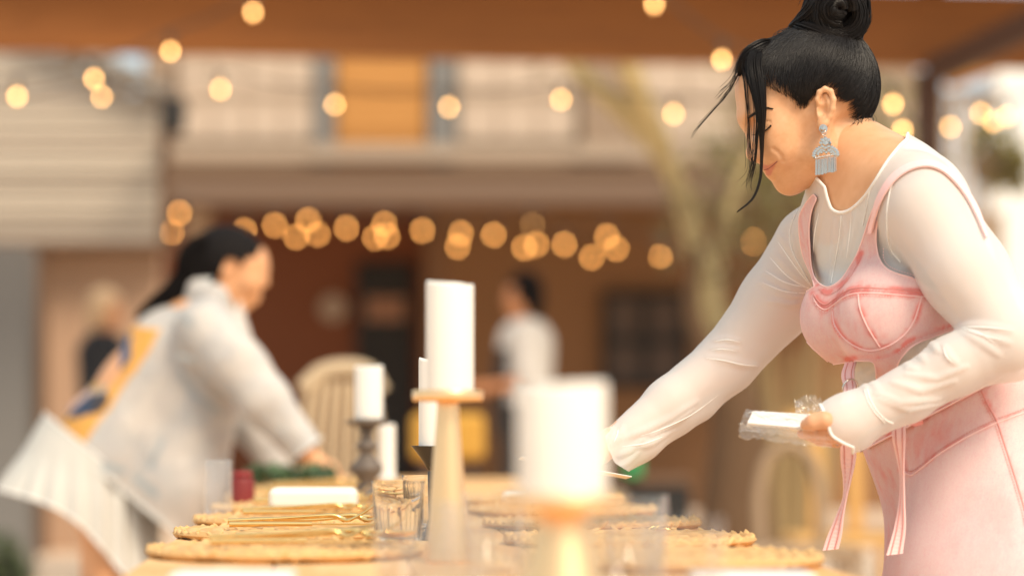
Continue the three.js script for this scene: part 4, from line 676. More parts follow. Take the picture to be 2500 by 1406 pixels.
// --- sheer white top
const top = new Blob();
torso(top);
top.cone(F(2100, 440), 0.058, F(2130, 510), 0.062, 0.03);
top.cone(nS, 0.0575, F(2362, 672, 0.18), 0.05, 0.03).cone(F(2362, 672, 0.18), 0.05, F(2474, 838, 0.22), 0.046, 0.03).cone(F(2468, 834, 0.22), 0.045, F(2330, 893, 0.215), 0.0355, 0.012).cone(F(2330, 893, 0.215), 0.0355, F(2215, 965, 0.21), 0.0315, 0.012).cone(F(2215, 965, 0.21), 0.0315, F(2050, 1038, 0.205), 0.0315, 0.012).cone(F(2070, 1030, 0.205), 0.03, F(2085, 1056, 0.205), 0.021, 0.02);
top.cone(F(1938, 772, -0.15), 0.02, F(1706, 986, -0.14), 0.019, 0.02).cone(F(1706, 986, -0.14), 0.019, F(1562, 1082, -0.11), 0.02, 0.015);
top.cone(F(1984, 608, -0.15), 0.055, F(1892, 730, -0.155), 0.0445, 0.03).cone(F(1892, 730, -0.155), 0.0445, F(1773, 884, -0.16), 0.04, 0.02).cone(F(1773, 884, -0.16), 0.04, F(1640, 990, -0.13), 0.037, 0.012).cone(F(1640, 990, -0.13), 0.037, F(1500, 1096, -0.1), 0.0245, 0.012).cone(F(1560, 1078, -0.11), 0.024, F(1508, 1128, -0.1), 0.016, 0.02).cone(F(1500, 1096, -0.1), 0.0245, F(1440, 1132, -0.1), 0.027, 0.01);
const topBase = inflate(top, 0.003);
const folds = new Blob();
const fold = (pts, r) => { r *= 1.25; const p = lay(topBase, pts, -r * 0.6, 9); for (let i = 0; i + 1 < p.length; i++) { const e = (k) => Math.max(0.0006, r * Math.sin(Math.PI * clamp(0.08 + 0.84 * k / (p.length - 1)))); if (p[i].distanceTo(p[i + 1]) < 0.05) folds.cone(p[i], e(i), p[i + 1], e(i + 1), 0.002); } };
for (const f of [
  // near sleeve: crook of the elbow, forearm
  [[[2350, 797], [2400, 799], [2470, 808]], 0.0035], [[[2352, 806], [2410, 822], [2466, 838]], 0.003], [[[2350, 812], [2400, 838], [2440, 866]], 0.003], [[[2306, 846], [2318, 872], [2338, 890]], 0.0025],
  [[[2140, 960], [2200, 985], [2290, 975]], 0.0024], [[[2150, 975], [2220, 1000], [2300, 985]], 0.002], [[[2180, 935], [2250, 955], [2330, 930]], 0.002], [[[2215, 915], [2290, 925], [2360, 895]], 0.0018],
  [[[2180, 580], [2184, 610], [2200, 636]], 0.002], [[[2170, 560], [2176, 600], [2186, 630]], 0.0018], [[[2290, 395], [2330, 440], [2362, 490]], 0.0025],
  // far sleeve: from the armpit outwards
  [[[1986, 706], [1940, 670], [1890, 618]], 0.003], [[[1984, 716], [1930, 700], [1868, 668]], 0.0028], [[[1984, 726], [1930, 722], [1858, 690]], 0.0025], [[[1978, 690], [1952, 640], [1938, 580]], 0.0028], [[[1970, 660], [1935, 610], [1905, 570]], 0.0025], [[[1980, 736], [1930, 742], [1880, 735]], 0.0022],
  [[[1745, 832], [1775, 829], [1808, 834]], 0.003], [[[1738, 853], [1770, 852], [1800, 855]], 0.0025], [[[1728, 874], [1770, 880], [1815, 890], [1850, 893]], 0.0032],
  [[[1700, 980], [1640, 1020], [1580, 1050], [1520, 1072]], 0.003], [[[1690, 1000], [1640, 1036], [1590, 1062]], 0.0026], [[[1640, 1050], [1590, 1082], [1540, 1096]], 0.0028], [[[1570, 1075], [1540, 1100], [1510, 1112]], 0.0026], [[[1520, 1045], [1512, 1070], [1500, 1082]], 0.0028], [[[1500, 1056], [1494, 1075], [1488, 1090]], 0.0024], [[[1560, 1100], [1530, 1128], [1505, 1140]], 0.0028],
  // chest panel and waist
  [[[2040, 540], [2042, 590], [2034, 650], [2030, 694]], 0.0026], [[[2012, 505], [2000, 560], [1992, 610]], 0.0028], [[[2095, 500], [2088, 560], [2075, 620]], 0.0022], [[[2060, 530], [2066, 570], [2060, 620]], 0.0018],
  [[[2088, 898], [2104, 930], [2120, 960]], 0.003], [[[2110, 895], [2122, 925], [2150, 960]], 0.003], [[[2095, 925], [2112, 912], [2128, 900]], 0.0026], [[[2240, 850], [2250, 872], [2262, 884]], 0.0026], [[[2270, 832], [2290, 856], [2300, 862]], 0.0022], [[[2210, 880], [2220, 900], [2240, 905]], 0.0024],
]) fold(f[0], f[1]);
const wob = (x, y, z) => 0.0022 * (fbm(x * 16 + 3, y * 16, z * 16) - 0.5);
const topField = { d: (x, y, z) => { const a = topBase.d(x, y, z) - wob(x, y, z); if (a > 0.02 || a < -0.03) return a; const b = folds.d(x, y, z), k = 0.007, h = Math.max(k - Math.abs(a - b), 0) / k; return Math.min(a, b) - h * h * k / 4; } };
const neckHole = curvy([[2198, 356], [2169, 392], [2129, 455], [2105, 487], [2073, 514], [2050, 519], [2032, 510], [2022, 487], [2014, 456]], 40).concat([[1985, 425], [1985, 200], [2240, 200], [2215, 340]]);
const cuffN = curvy([[1990, 970], [2008, 996], [2022, 1035], [2032, 1062], [2054, 1078], [2084, 1092]], 30).concat([[2084, 1300], [1880, 1300], [1880, 900]]);
const cuffF = curvy([[1444, 1048], [1470, 1085], [1490, 1105], [1500, 1128], [1520, 1142], [1536, 1152]], 20).concat([[1560, 1300], [1300, 1300], [1300, 1000]]);
const cut = (x, y, z) => { const px = PX(x, z), py = PY(y, z); const low = (1082 + (px - 2164) * -0.5 - py) / 1750; return Math.min(-inOutline(neckHole, px, py), px < 2100 && py > 960 && px > 1800 ? -inOutline(cuffN, px, py) : 1, px < 1700 ? -inOutline(cuffF, px, py) : 1, z > 0.165 || px < 1900 ? 1 : low); };
const topMesh = clip(skin(topField, ...bounds([F(1430, 1180, -0.17), F(2520, 330, 0.3), F(2500, 1000, -0.25)], 0.05), 0.0031), cut);
const lining = new Blob(); torso(lining);
const lin = clip(skin(inflate(lining, -0.0005), ...bounds([F(1960, 1060, -0.22), F(2480, 380, 0.2)], 0.03), 0.007), (x, y, z) => { const px = PX(x, z), py = PY(y, z); return Math.min(-inOutline(neckHole, px, py) - 0.004, 0.115 - z); });
obj('lining', geo(lin, null, 60), mat([0.74, 0.71, 0.67], 0.85), woman);
const topObj = obj('sheer_top', geo(topMesh, null, 120), M.sheer, woman);
obj('neckline_trim', hem(topMesh, 0.0024, (x, y, z) => PY(y, z) < 540 && PX(x, z) > 1995), M.trim, topObj);
obj('cuff_trim', hem(topMesh, 0.0022, (x, y, z) => PX(x, z) < 2110 && PX(x, z) > 1800 && PY(y, z) > 970), M.trim, topObj);
for (const s of [
  [[2055, 526], [2050, 580], [2040, 640], [2030, 692]], [[2126, 458], [2118, 500], [2108, 550]], [[2222, 408], [2184, 440], [2168, 500], [2167, 560], [2176, 610], [2200, 640]], [[1948, 512], [1930, 560], [1934, 610], [1960, 660], [1985, 705]],
  [[2118, 950], [2126, 975], [2144, 1005], [2168, 1028], [2182, 1034]], [[2112, 952], [2120, 978], [2138, 1008], [2162, 1032]],
]) obj('seam', tube(lay(topField, curvy(s, 14), 0.0002), 0.0010, 40, 5), M.trim, topObj);

for (const [pts, r] of [
  [[[1744, 834], [1776, 830], [1808, 835]], 0.0011], [[[1737, 855], [1768, 853], [1800, 857]], 0.0009], [[[1724, 874], [1770, 881], [1815, 891], [1852, 893]], 0.0012], [[[1868, 660], [1920, 690], [1984, 704]], 0.0009], [[[1880, 628], [1926, 676], [1982, 708]], 0.001], [[[1862, 690], [1920, 712], [1984, 716]], 0.0008], [[[1900, 590], [1942, 650], [1982, 700]], 0.0009],
  [[[2350, 798], [2410, 800], [2476, 806]], 0.0013], [[[2352, 803], [2405, 820], [2456, 832]], 0.0011], [[[2350, 800], [2390, 812], [2440, 844]], 0.001], [[[2304, 846], [2312, 870], [2330, 888]], 0.001],
  [[[1560, 1066], [1620, 1046], [1690, 1012], [1760, 960]], 0.0009], [[[1520, 1090], [1570, 1084], [1620, 1066]], 0.001], [[[1510, 1048], [1507, 1062], [1500, 1078]], 0.0012], [[[2000, 520], [1990, 570], [1986, 620]], 0.001], [[[2080, 520], [2076, 570], [2068, 630]], 0.0007],
]) { const p = lay(topField, curvy(pts, 12), -0.0002, 7); if (p.length > 3) obj('crease', taperTube(p, [r * 0.2, r, r * 1.1, r * 0.9, r * 0.2], 36, 6), M.trim, topObj); }
// --- pink denim bodice
const bodicePoly = [...curvy([[1986, 474], [1968, 497], [1953, 528], [1952, 566], [1962, 627], [1980, 668], [1990, 700]], 24), [1940, 730], [1940, 800], [1985, 850], [2030, 890], [2069, 884],
  [2076, 900], [2082, 886], [2090, 881], [2126, 881], [2136, 886], [2140, 905], [2142, 945], [2189, 945], ...curvy([[2186, 918], [2196, 884], [2228, 846], [2284, 821], [2349, 798], [2440, 760]], 20), [2440, 640],
  ...curvy([[2350, 724], [2275, 706], [2232, 680], [2192, 668], [2165, 655], [2147, 628], [2140, 579], [2146, 528], [2150, 510]], 30), ...curvy([[2134, 505], [2121, 541], [2097, 612], [2073, 656], [2049, 687], [2021, 701], [1997, 688], [1984, 658], [1978, 600], [1977, 550], [1984, 510], [1996, 484]], 40)];
const cupSeams = [
  curvy([[1987, 728], [2000, 748], [2016, 756], [2036, 744], [2064, 724], [2094, 716], [2150, 717], [2220, 722], [2290, 727]], 40),
  curvy([[1987, 718], [2002, 738], [2017, 744], [2036, 732], [2064, 712], [2094, 703], [2150, 704], [2220, 709], [2290, 716]], 40),
  curvy([[2033, 760], [2038, 790], [2058, 822], [2090, 846], [2124, 856], [2160, 849], [2200, 826], [2230, 790], [2252, 726]], 40),
  curvy([[2096, 718], [2100, 750], [2116, 792], [2138, 830], [2150, 848]], 24),
  curvy([[2070, 878], [2110, 872], [2142, 873], [2180, 866], [2220, 834], [2284, 808], [2345, 786]], 30),
  curvy([[1999, 700], [2021, 714], [2049, 700], [2078, 668], [2104, 618]], 24),
  curvy([[2158, 600], [2160, 628], [2174, 645], [2196, 655], [2236, 668], [2270, 690]], 20),
];
const dye = (x, y, z, seams, w = 7) => {
  const px = PX(x, z), py = PY(y, z), big = fbm(x * 14 + 2, y * 9, z * 14), fine = fbm(x * 120, y * 45, z * 120), sl = noise(x * 320, y * 320, z * 320);
  let s = 1e9; for (const l of seams) s = Math.min(s, lineDist(l, px, py));
  const k = clamp(smooth(0.5, 0.85, big * 0.75 + fine * 0.35) * 0.55 + Math.exp(-s * s / (w * w)) * (0.25 + 0.9 * smooth(0.35, 0.65, fbm(x * 70, y * 70, z * 70 + 9))) + 0.12 * (sl - 0.5));
  return mix3([0.94, 0.67, 0.655], [0.93, 0.3, 0.275], clamp(k * 1.3 + 0.03));
};
const bodice = new Blob();
torso(bodice); bodice.ball(F(2178, 776, 0.09), 0.064, 0.02).ball(F(2070, 776, 0.01), 0.053, 0.02);
const bodiceField = inflate(bodice, 0.0105, (x, y, z) => 0.0018 * (fbm(x * 22, y * 22, z * 22) - 0.5));
const bodiceSheet = clip(skin(bodiceField, ...bounds([F(1960, 960, -0.2), F(2480, 400, 0.2)], 0.04), 0.0032), (x, y, z) => inOutline(bodicePoly, PX(x, z), PY(y, z)));
const bodiceObj = obj('denim_bodice', geo(thicken(bodiceSheet, 0.0022), (x, y, z) => dye(x, y, z, cupSeams), 90), M.denim, woman);
obj('edge_binding', hem(bodiceSheet, 0.0011, (x, y, z) => z > -0.14 && PX(x, z) < 2420), M.thread, bodiceObj);
const stitch = (field, line, lift, parent, m = M.thread, gap = 7) => { const p = lay(field, line, lift, gap / 2), g = []; for (let i = 0; i + 1 < p.length; i += 2) if (p[i].distanceTo(p[i + 1]) < 0.008) g.push(tube([p[i], p[i].clone().lerp(p[i + 1], 0.5), p[i + 1]], 0.0006, 2, 4)); if (g.length) obj('stitching', g, m, parent); };
cupSeams.forEach((l, i) => { if (i < 4) obj('seam', tube(lay(bodiceField, l, 0.0001), 0.0009, 60, 6), i === 1 ? M.seam : M.thread, bodiceObj); stitch(bodiceField, l.map(([x, y]) => [x, y + 6]), 0.0004, bodiceObj, i % 2 ? M.seam : M.thread); });
// near strap over the shoulder
{
  const tf = { d: (x, y, z) => Math.min(top.d(x, y, z) - 0.005, bodice.d(x, y, z) - 0.0105) };
  const line = curvy([[2124, 570], [2134, 530], [2145, 492], [2164, 456], [2192, 424], [2230, 403], [2270, 398], [2308, 412], [2344, 446], [2374, 490], [2396, 536], [2410, 580]], 60), P = [], Q = [];
  line.forEach(([x, y], i) => { const [nx, ny] = line[Math.min(line.length - 1, i + 1)], [ox, oy] = line[Math.max(0, i - 1)], l = Math.hypot(nx - ox, ny - oy), wx = -(ny - oy) / l, wy = (nx - ox) / l, c = surf(tf, x, y, 0.0025), e = surf(tf, x + wx * 7, y + wy * 7, 0.0025), e2 = surf(tf, x - wx * 7, y - wy * 7, 0.0025); if (!c) return; let h = e && e.distanceTo(c) < 0.02 ? e.clone().sub(c) : e2 && e2.distanceTo(c) < 0.02 ? c.clone().sub(e2) : V(wx, -wy, 0); P.push(c); Q.push(h.normalize().multiplyScalar(i < 8 ? 0.0068 : 0.0062)); });
  for (let k = 0; k < 3; k++) for (let i = 1; i + 1 < P.length; i++) { P[i] = P[i].clone().multiplyScalar(2).add(P[i - 1]).add(P[i + 1]).divideScalar(4); Q[i] = Q[i].clone().multiplyScalar(2).add(Q[i - 1]).add(Q[i + 1]).setLength(0.0065); }
  for (let i = 1; i <= 9; i++) { const n = P.length - i; Q[n] = Q[n].clone().setLength(0.0008 + 0.00063 * i); }
  for (let i = 0; i < 6; i++) Q[i] = Q[i].clone().setLength(0.0025 + 0.0007 * i);
  const sg = ribbon(P, Q, 0.0028), sp = sg.attributes.position, sc = new Float32Array(sp.count * 3); for (let i = 0; i < sp.count; i++) sc.set(dye(sp.getX(i), sp.getY(i), sp.getZ(i), []), i * 3); sg.setAttribute('color', new THREE.BufferAttribute(sc, 3));
  const st = obj('shoulder_strap', sg, M.denim, bodiceObj);
  for (const q of [-1, 1]) obj('edge_binding', tube(P.slice(0, -2).map((p, i) => p.clone().addScaledVector(Q[i], q)), 0.0006, 100, 5), M.thread, st);
}
// --- pink denim trousers
const pants = new Blob();
pants.ell(F(2385, 1085, -0.01), [0.158, 0.15, 0.11], tB, 0.06).ell(F(2300, 960, 0), [0.118, 0.1, 0.086], tB, 0.06);
pants.cone(F(2330, 1125, -0.07), 0.086, F(2395, 1500, -0.07), 0.122, 0.03).cone(F(2395, 1500, -0.07), 0.122, V(0.66, 0.1, -0.07), 0.16, 0.03);
pants.cone(F(2422, 1175, 0.065), 0.098, F(2455, 1480, 0.08), 0.15, 0.028).cone(F(2455, 1480, 0.08), 0.15, V(0.68, 0.1, 0.08), 0.19, 0.03);
const pantsField = inflate(pants, 0.012, (x, y, z) => 0.005 * (fbm(x * 11, y * 4.5, z * 11) - 0.5));
const wl = (px) => 1040 - (px - 2168) * 0.5255, waist = (x, y, z) => (PY(y, z) - wl(PX(x, z))) / 1750;
const pantSeams = [curvy([[2200, 1146], [2224, 1160], [2246, 1147], [2289, 1112], [2360, 1068], [2431, 1034], [2500, 1008], [2540, 990]], 30), curvy([[2398, 955], [2412, 985], [2436, 1030], [2456, 1090], [2474, 1146], [2500, 1232], [2520, 1320], [2530, 1406]], 30), [[2168, 1068], [2340, 975], [2540, 868]], curvy([[2196, 1040], [2200, 1090], [2206, 1140]], 10)];
const pantsSheet = clip(skin(pantsField, ...bounds([F(2140, 860, -0.25), F(2520, 1300, 0.3), V(0.85, 0.12, 0.3)], 0.06), 0.0055), (x, y, z) => Math.min(waist(x, y, z), y - 0.06));
const pantsObj = obj('denim_trousers', geo(thicken(pantsSheet, 0.002), (x, y, z) => { const c = dye(x, y, z, pantSeams, 6), l = [0.94, 0.72, 0.72], px = PX(x, z), py = PY(y, z); return py > lineY(pantSeams[0], px) && px > 2150 ? mix3(c, l, 0.62) : c; }, 90), M.denim, woman);
function lineY(l, px) { for (let i = 0; i + 1 < l.length; i++) if (px >= l[i][0] && px <= l[i + 1][0]) return l[i][1] + (l[i + 1][1] - l[i][1]) * (px - l[i][0]) / (l[i + 1][0] - l[i][0]); return 2000; }
{ // waistband, seams, loop
  const wf = inflate(pants, 0.0155), band = clip(skin(wf, ...bounds([F(2140, 1080, -0.25), F(2560, 840, 0.25)], 0.05), 0.004), (x, y, z) => { const w = waist(x, y, z) * 1750; return Math.min(w + 2, 28 - w) / 1750; });
  const bo = obj('waistband', geo(thicken(band, 0.0035), (x, y, z) => mix3(dye(x, y, z, pantSeams, 9), [0.93, 0.34, 0.31], 0.45 * smooth(0.35, 0.6, fbm(x * 60, y * 60, z * 60))), 90), M.denim, pantsObj);
  obj('edge_binding', hem(band, 0.0015, (x, y, z) => z > -0.1), M.thread, bo);
  stitch(wf, [[2190, 1036], [2340, 957], [2500, 873]], 0.0004, bo, M.seam); stitch(wf, [[2190, 1050], [2340, 971], [2500, 887]], 0.0004, bo, M.seam);
  pantSeams.slice(0, 2).forEach((l, i) => { obj('seam', tube(lay(pantsField, l, 0), 0.0012, 70, 6), i ? M.seam : M.thread, pantsObj); stitch(pantsField, l.map(([x, y]) => [x + (i ? -8 : 0), y - (i ? 0 : 9)]), 0.0005, pantsObj, M.seam); });
  const a = surf(wf, 2238, 1012, 0.004), b = surf(wf, 2246, 1038, 0.006);
  obj('belt_loop', ribbon([a, a.clone().lerp(b, 0.3).add(V(0, 0, 0.004)), a.clone().lerp(b, 0.7).add(V(0, 0, 0.004)), b, b.clone().add(V(-0.012, 0.003, 0.002))], Array(5).fill(V(0.0055, 0.002, 0)), 0.003), M.seam, pantsObj);
}
// --- hanging straps with a ring
function strap(name, pts, parent, m) { const P = [], Q = []; for (const [x, y, z, w, tw] of pts) { P.push(F(x, y, z)); Q.push(V(Math.cos(tw), 0.12, Math.sin(tw)).normalize().multiplyScalar(w / 2 / 1750)); } const c = new THREE.CatmullRomCurve3(P), q = new THREE.CatmullRomCurve3(Q), n = 40, PP = [], QQ = []; for (let i = 0; i <= n; i++) { PP.push(c.getPoint(i / n)); QQ.push(q.getPoint(i / n)); } const o = obj(name, ribbon(PP, QQ, 0.0026), m, parent); for (const s of [-1, 1]) obj('stitching', tube(PP.map((p, i) => p.clone().addScaledVector(QQ[i], 0.55 * s).add(V(0, 0, 0.0016))), 0.0009, 60, 5), M.seam, o); for (const s of [-1, 1]) obj('edge_binding', tube(PP.map((p, i) => p.clone().addScaledVector(QQ[i], s)), 0.0011, 60, 5), M.thread, o); return o; }
M.strap = mat([0.93, 0.62, 0.6], 0.85, { bumpMap: twill, bumpScale: 0.0004 });
strap('hanging_strap', [[2078, 886, 0.06, 26, 0.3], [2071, 915, 0.075, 28, 0.2], [2076, 945, 0.085, 26, 0], [2072, 985, 0.11, 30, 0], [2072, 1084, 0.13, 34, 0.1], [2072, 1120, 0.13, 34, 0.3], [2070, 1165, 0.13, 26, 0.9], [2064, 1215, 0.13, 15, 1.2], [2050, 1265, 0.13, 22, 0.8], [2038, 1310, 0.13, 32, 0.3], [2029, 1342, 0.13, 35, 0]], bodiceObj, M.strap);
strap('hanging_strap', [[2196, 1030, 0.142, 28, 0.1], [2196, 1070, 0.15, 28, 0.3], [2200, 1120, 0.15, 20, 0.8], [2204, 1170, 0.15, 14, 1.2], [2203, 1230, 0.152, 18, 1.0], [2198, 1290, 0.155, 26, 0.5], [2185, 1354, 0.16, 36, 0]], bodiceObj, M.strap);
obj('ring', new THREE.TorusGeometry(0.0125, 0.0014, 8, 30).rotateY(0.5).rotateX(0.25).translate(...F(2077, 948, 0.092).toArray()), M.silver, bodiceObj);

// --- earring
{
  const g = thing0('earring', woman), ez = earZ + 0.018, E = (x, y, dz = 0) => F(x, y, ez + dz);
  const gem = (p, r) => new THREE.IcosahedronGeometry(r, 0).scale(1, 1, 0.6).translate(p.x, p.y, p.z);
  obj('stud', [new THREE.CylinderGeometry(0.0058, 0.0058, 0.002, 20).rotateX(Math.PI / 2).translate(...E(2011, 314, -0.001).toArray()), gem(E(2010, 314, 0.002), 0.0045)], M.gem, g);
  obj('link', [new THREE.TorusGeometry(0.0028, 0.0006, 6, 16).translate(...E(2013, 325).toArray()), new THREE.TorusGeometry(0.0028, 0.0006, 6, 16).rotateY(1).translate(...E(2014, 332).toArray())], M.silver, g);
  const beads = []; for (let i = 0; i < 9; i++) { const a = i / 8 * 6.283; beads.push(gem(E(2016 + 10 * Math.cos(a), 350 + 11 * Math.sin(a), 0.001), 0.0036)); } beads.push(gem(E(2016, 350, 0.002), 0.005));
  for (let i = 0; i < 13; i++) { const t = i / 12, a = Math.PI * (1 - t); beads.push(gem(E(2018 + 29 * Math.cos(a) - 1, 378 - 22 * Math.sin(a) + 3 * (1 - t)), 0.0034)); beads.push(gem(E(2018 + 20 * Math.cos(a), 377 - 14 * Math.sin(a)), 0.0026)); }
  for (let i = 0; i < 5; i++) beads.push(gem(E(2006 + i * 6, 372 - (i % 2) * 4), 0.0028));
  obj('flower_plate', beads, M.gem, g);
  obj('bar', [tube([E(1990, 386), E(2016, 381), E(2044, 376)], 0.0013, 8, 6), tube([E(1990, 384), E(1994, 370), E(2003, 358)], 0.0007, 8, 5), tube([E(2044, 375), E(2040, 364), E(2030, 356)], 0.0007, 8, 5)], M.silver, g);
  for (let i = 0; i < 17; i++) { const t = i / 16, x = 1992 + 49 * t, y = 386 - 9 * t; obj('fringe_bar', new THREE.CylinderGeometry(0.00075, 0.001, 0.0215, 6).translate(...E(x + rr(-0.6, 0.6) + 1, y + 20 + rr(-1, 2) + 2, rr(-0.0006, 0.0006)).toArray()), M.silver, g); }
}
function thing0(name, parent) { const o = new THREE.Group(); o.name = name; parent.add(o); return o; }
// --- finger ring
{ const p = F(2040, 1066, 0.186); obj('finger_ring', [new THREE.TorusGeometry(0.0098, 0.0012, 8, 26).rotateY(1.2).rotateZ(0.3).translate(p.x, p.y, p.z), new THREE.OctahedronGeometry(0.0045).translate(p.x + 0.001, p.y - 0.009, p.z + 0.006)], M.silver, woman); }
shade(woman);

// --- cards in a clear sleeve held in the near hand
{
  const q = (u, v, h) => { const a = F(1838, 1003, 0.14), b = F(2020, 1011, 0.14), c = F(1821, 1037, 0.225), d = F(2052, 1059, 0.225); const p = a.clone().lerp(b, u).lerp(c.clone().lerp(d, u), v); p.y += h; return p; };
  const slab = (u0, u1, v0, v1, h0, h1) => { const P = []; for (const h of [h0, h1]) for (const [u, v] of [[u0, v0], [u1, v0], [u1, v1], [u0, v1]]) P.push(...q(u, v, h).toArray()); const g = new THREE.BufferGeometry(); g.setAttribute('position', new THREE.Float32BufferAttribute(P, 3)); g.setIndex([0, 2, 1, 0, 3, 2, 4, 5, 6, 4, 6, 7, 0, 1, 5, 0, 5, 4, 1, 2, 6, 1, 6, 5, 2, 3, 7, 2, 7, 6, 3, 0, 4, 3, 4, 7]); const r = g.toNonIndexed(); r.computeVertexNormals(); return r; };
  const paper = mat([0.86, 0.85, 0.84], 0.6), film = mat([0.96, 0.95, 0.93], 0.1, { transmission: 0.93, thickness: 0, ior: 1.35, side: THREE.DoubleSide });
  const pk = thing('card_packet', 'white folded cards in a crinkled clear sleeve held in her near hand', 'card packet');
  for (let i = 0; i < 4; i++) obj('card', slab(0.005 * i, 0.86 + 0.02 * i, 0.02 + 0.03 * i, 0.82 + 0.03 * i, -0.004 + i * 0.0016, -0.003 + i * 0.0016), paper, pk);
  const sheet = (nu, nv, fn) => { const g = new THREE.PlaneGeometry(1, 1, nu, nv), p = g.attributes.position; for (let i = 0; i < p.count; i++) { const w = fn(p.getX(i) + 0.5, p.getY(i) + 0.5); p.setXYZ(i, w.x, w.y, w.z); } g.computeVertexNormals(); return g; };
  const cr = (u, v, s, a) => (fbm(u * s, v * s, 3) - 0.5) * a + (Math.abs(noise(u * s * 2, v * s * 2, 8) - 0.5)) * a;
  obj('clear_sleeve', [sheet(44, 22, (u, v) => q(u * 1.0 - 0.06, 0.3 + v * 0.85, 0.0045 - 0.012 * v * v + cr(u, v, 9, 0.006))), sheet(40, 10, (u, v) => q(u * 0.95 - 0.07 + 0.03 * noise(v * 4, 1, 2), 0.92 + v * 0.28, -0.004 - 0.012 * v + cr(u, v, 12, 0.008)))], film, pk);
  obj('sleeve_flap', sheet(30, 14, (u, v) => q(0.56 + u * 0.36, 0.35 - v * 0.25, 0.004 + v * 0.017 * (0.6 + 0.6 * Math.sin(u * 3.1)) + cr(u, v, 8, 0.014))), film, pk);
  shade(pk);
  // the card being set down by the far hand
  const cd = thing('place_card', 'small white card set down by her outstretched hand behind the front candle', 'card');
  const a = F(1270, 1118, -0.08), b = F(1536, 1166, -0.08), pts = []; for (let i = 0; i <= 6; i++) pts.push(a.clone().lerp(b, i / 6));
  obj('card', ribbon(pts, pts.map(() => V(0.002, 0.0025, 0.04)), 0.0012), paper, cd);
  shade(cd);
}

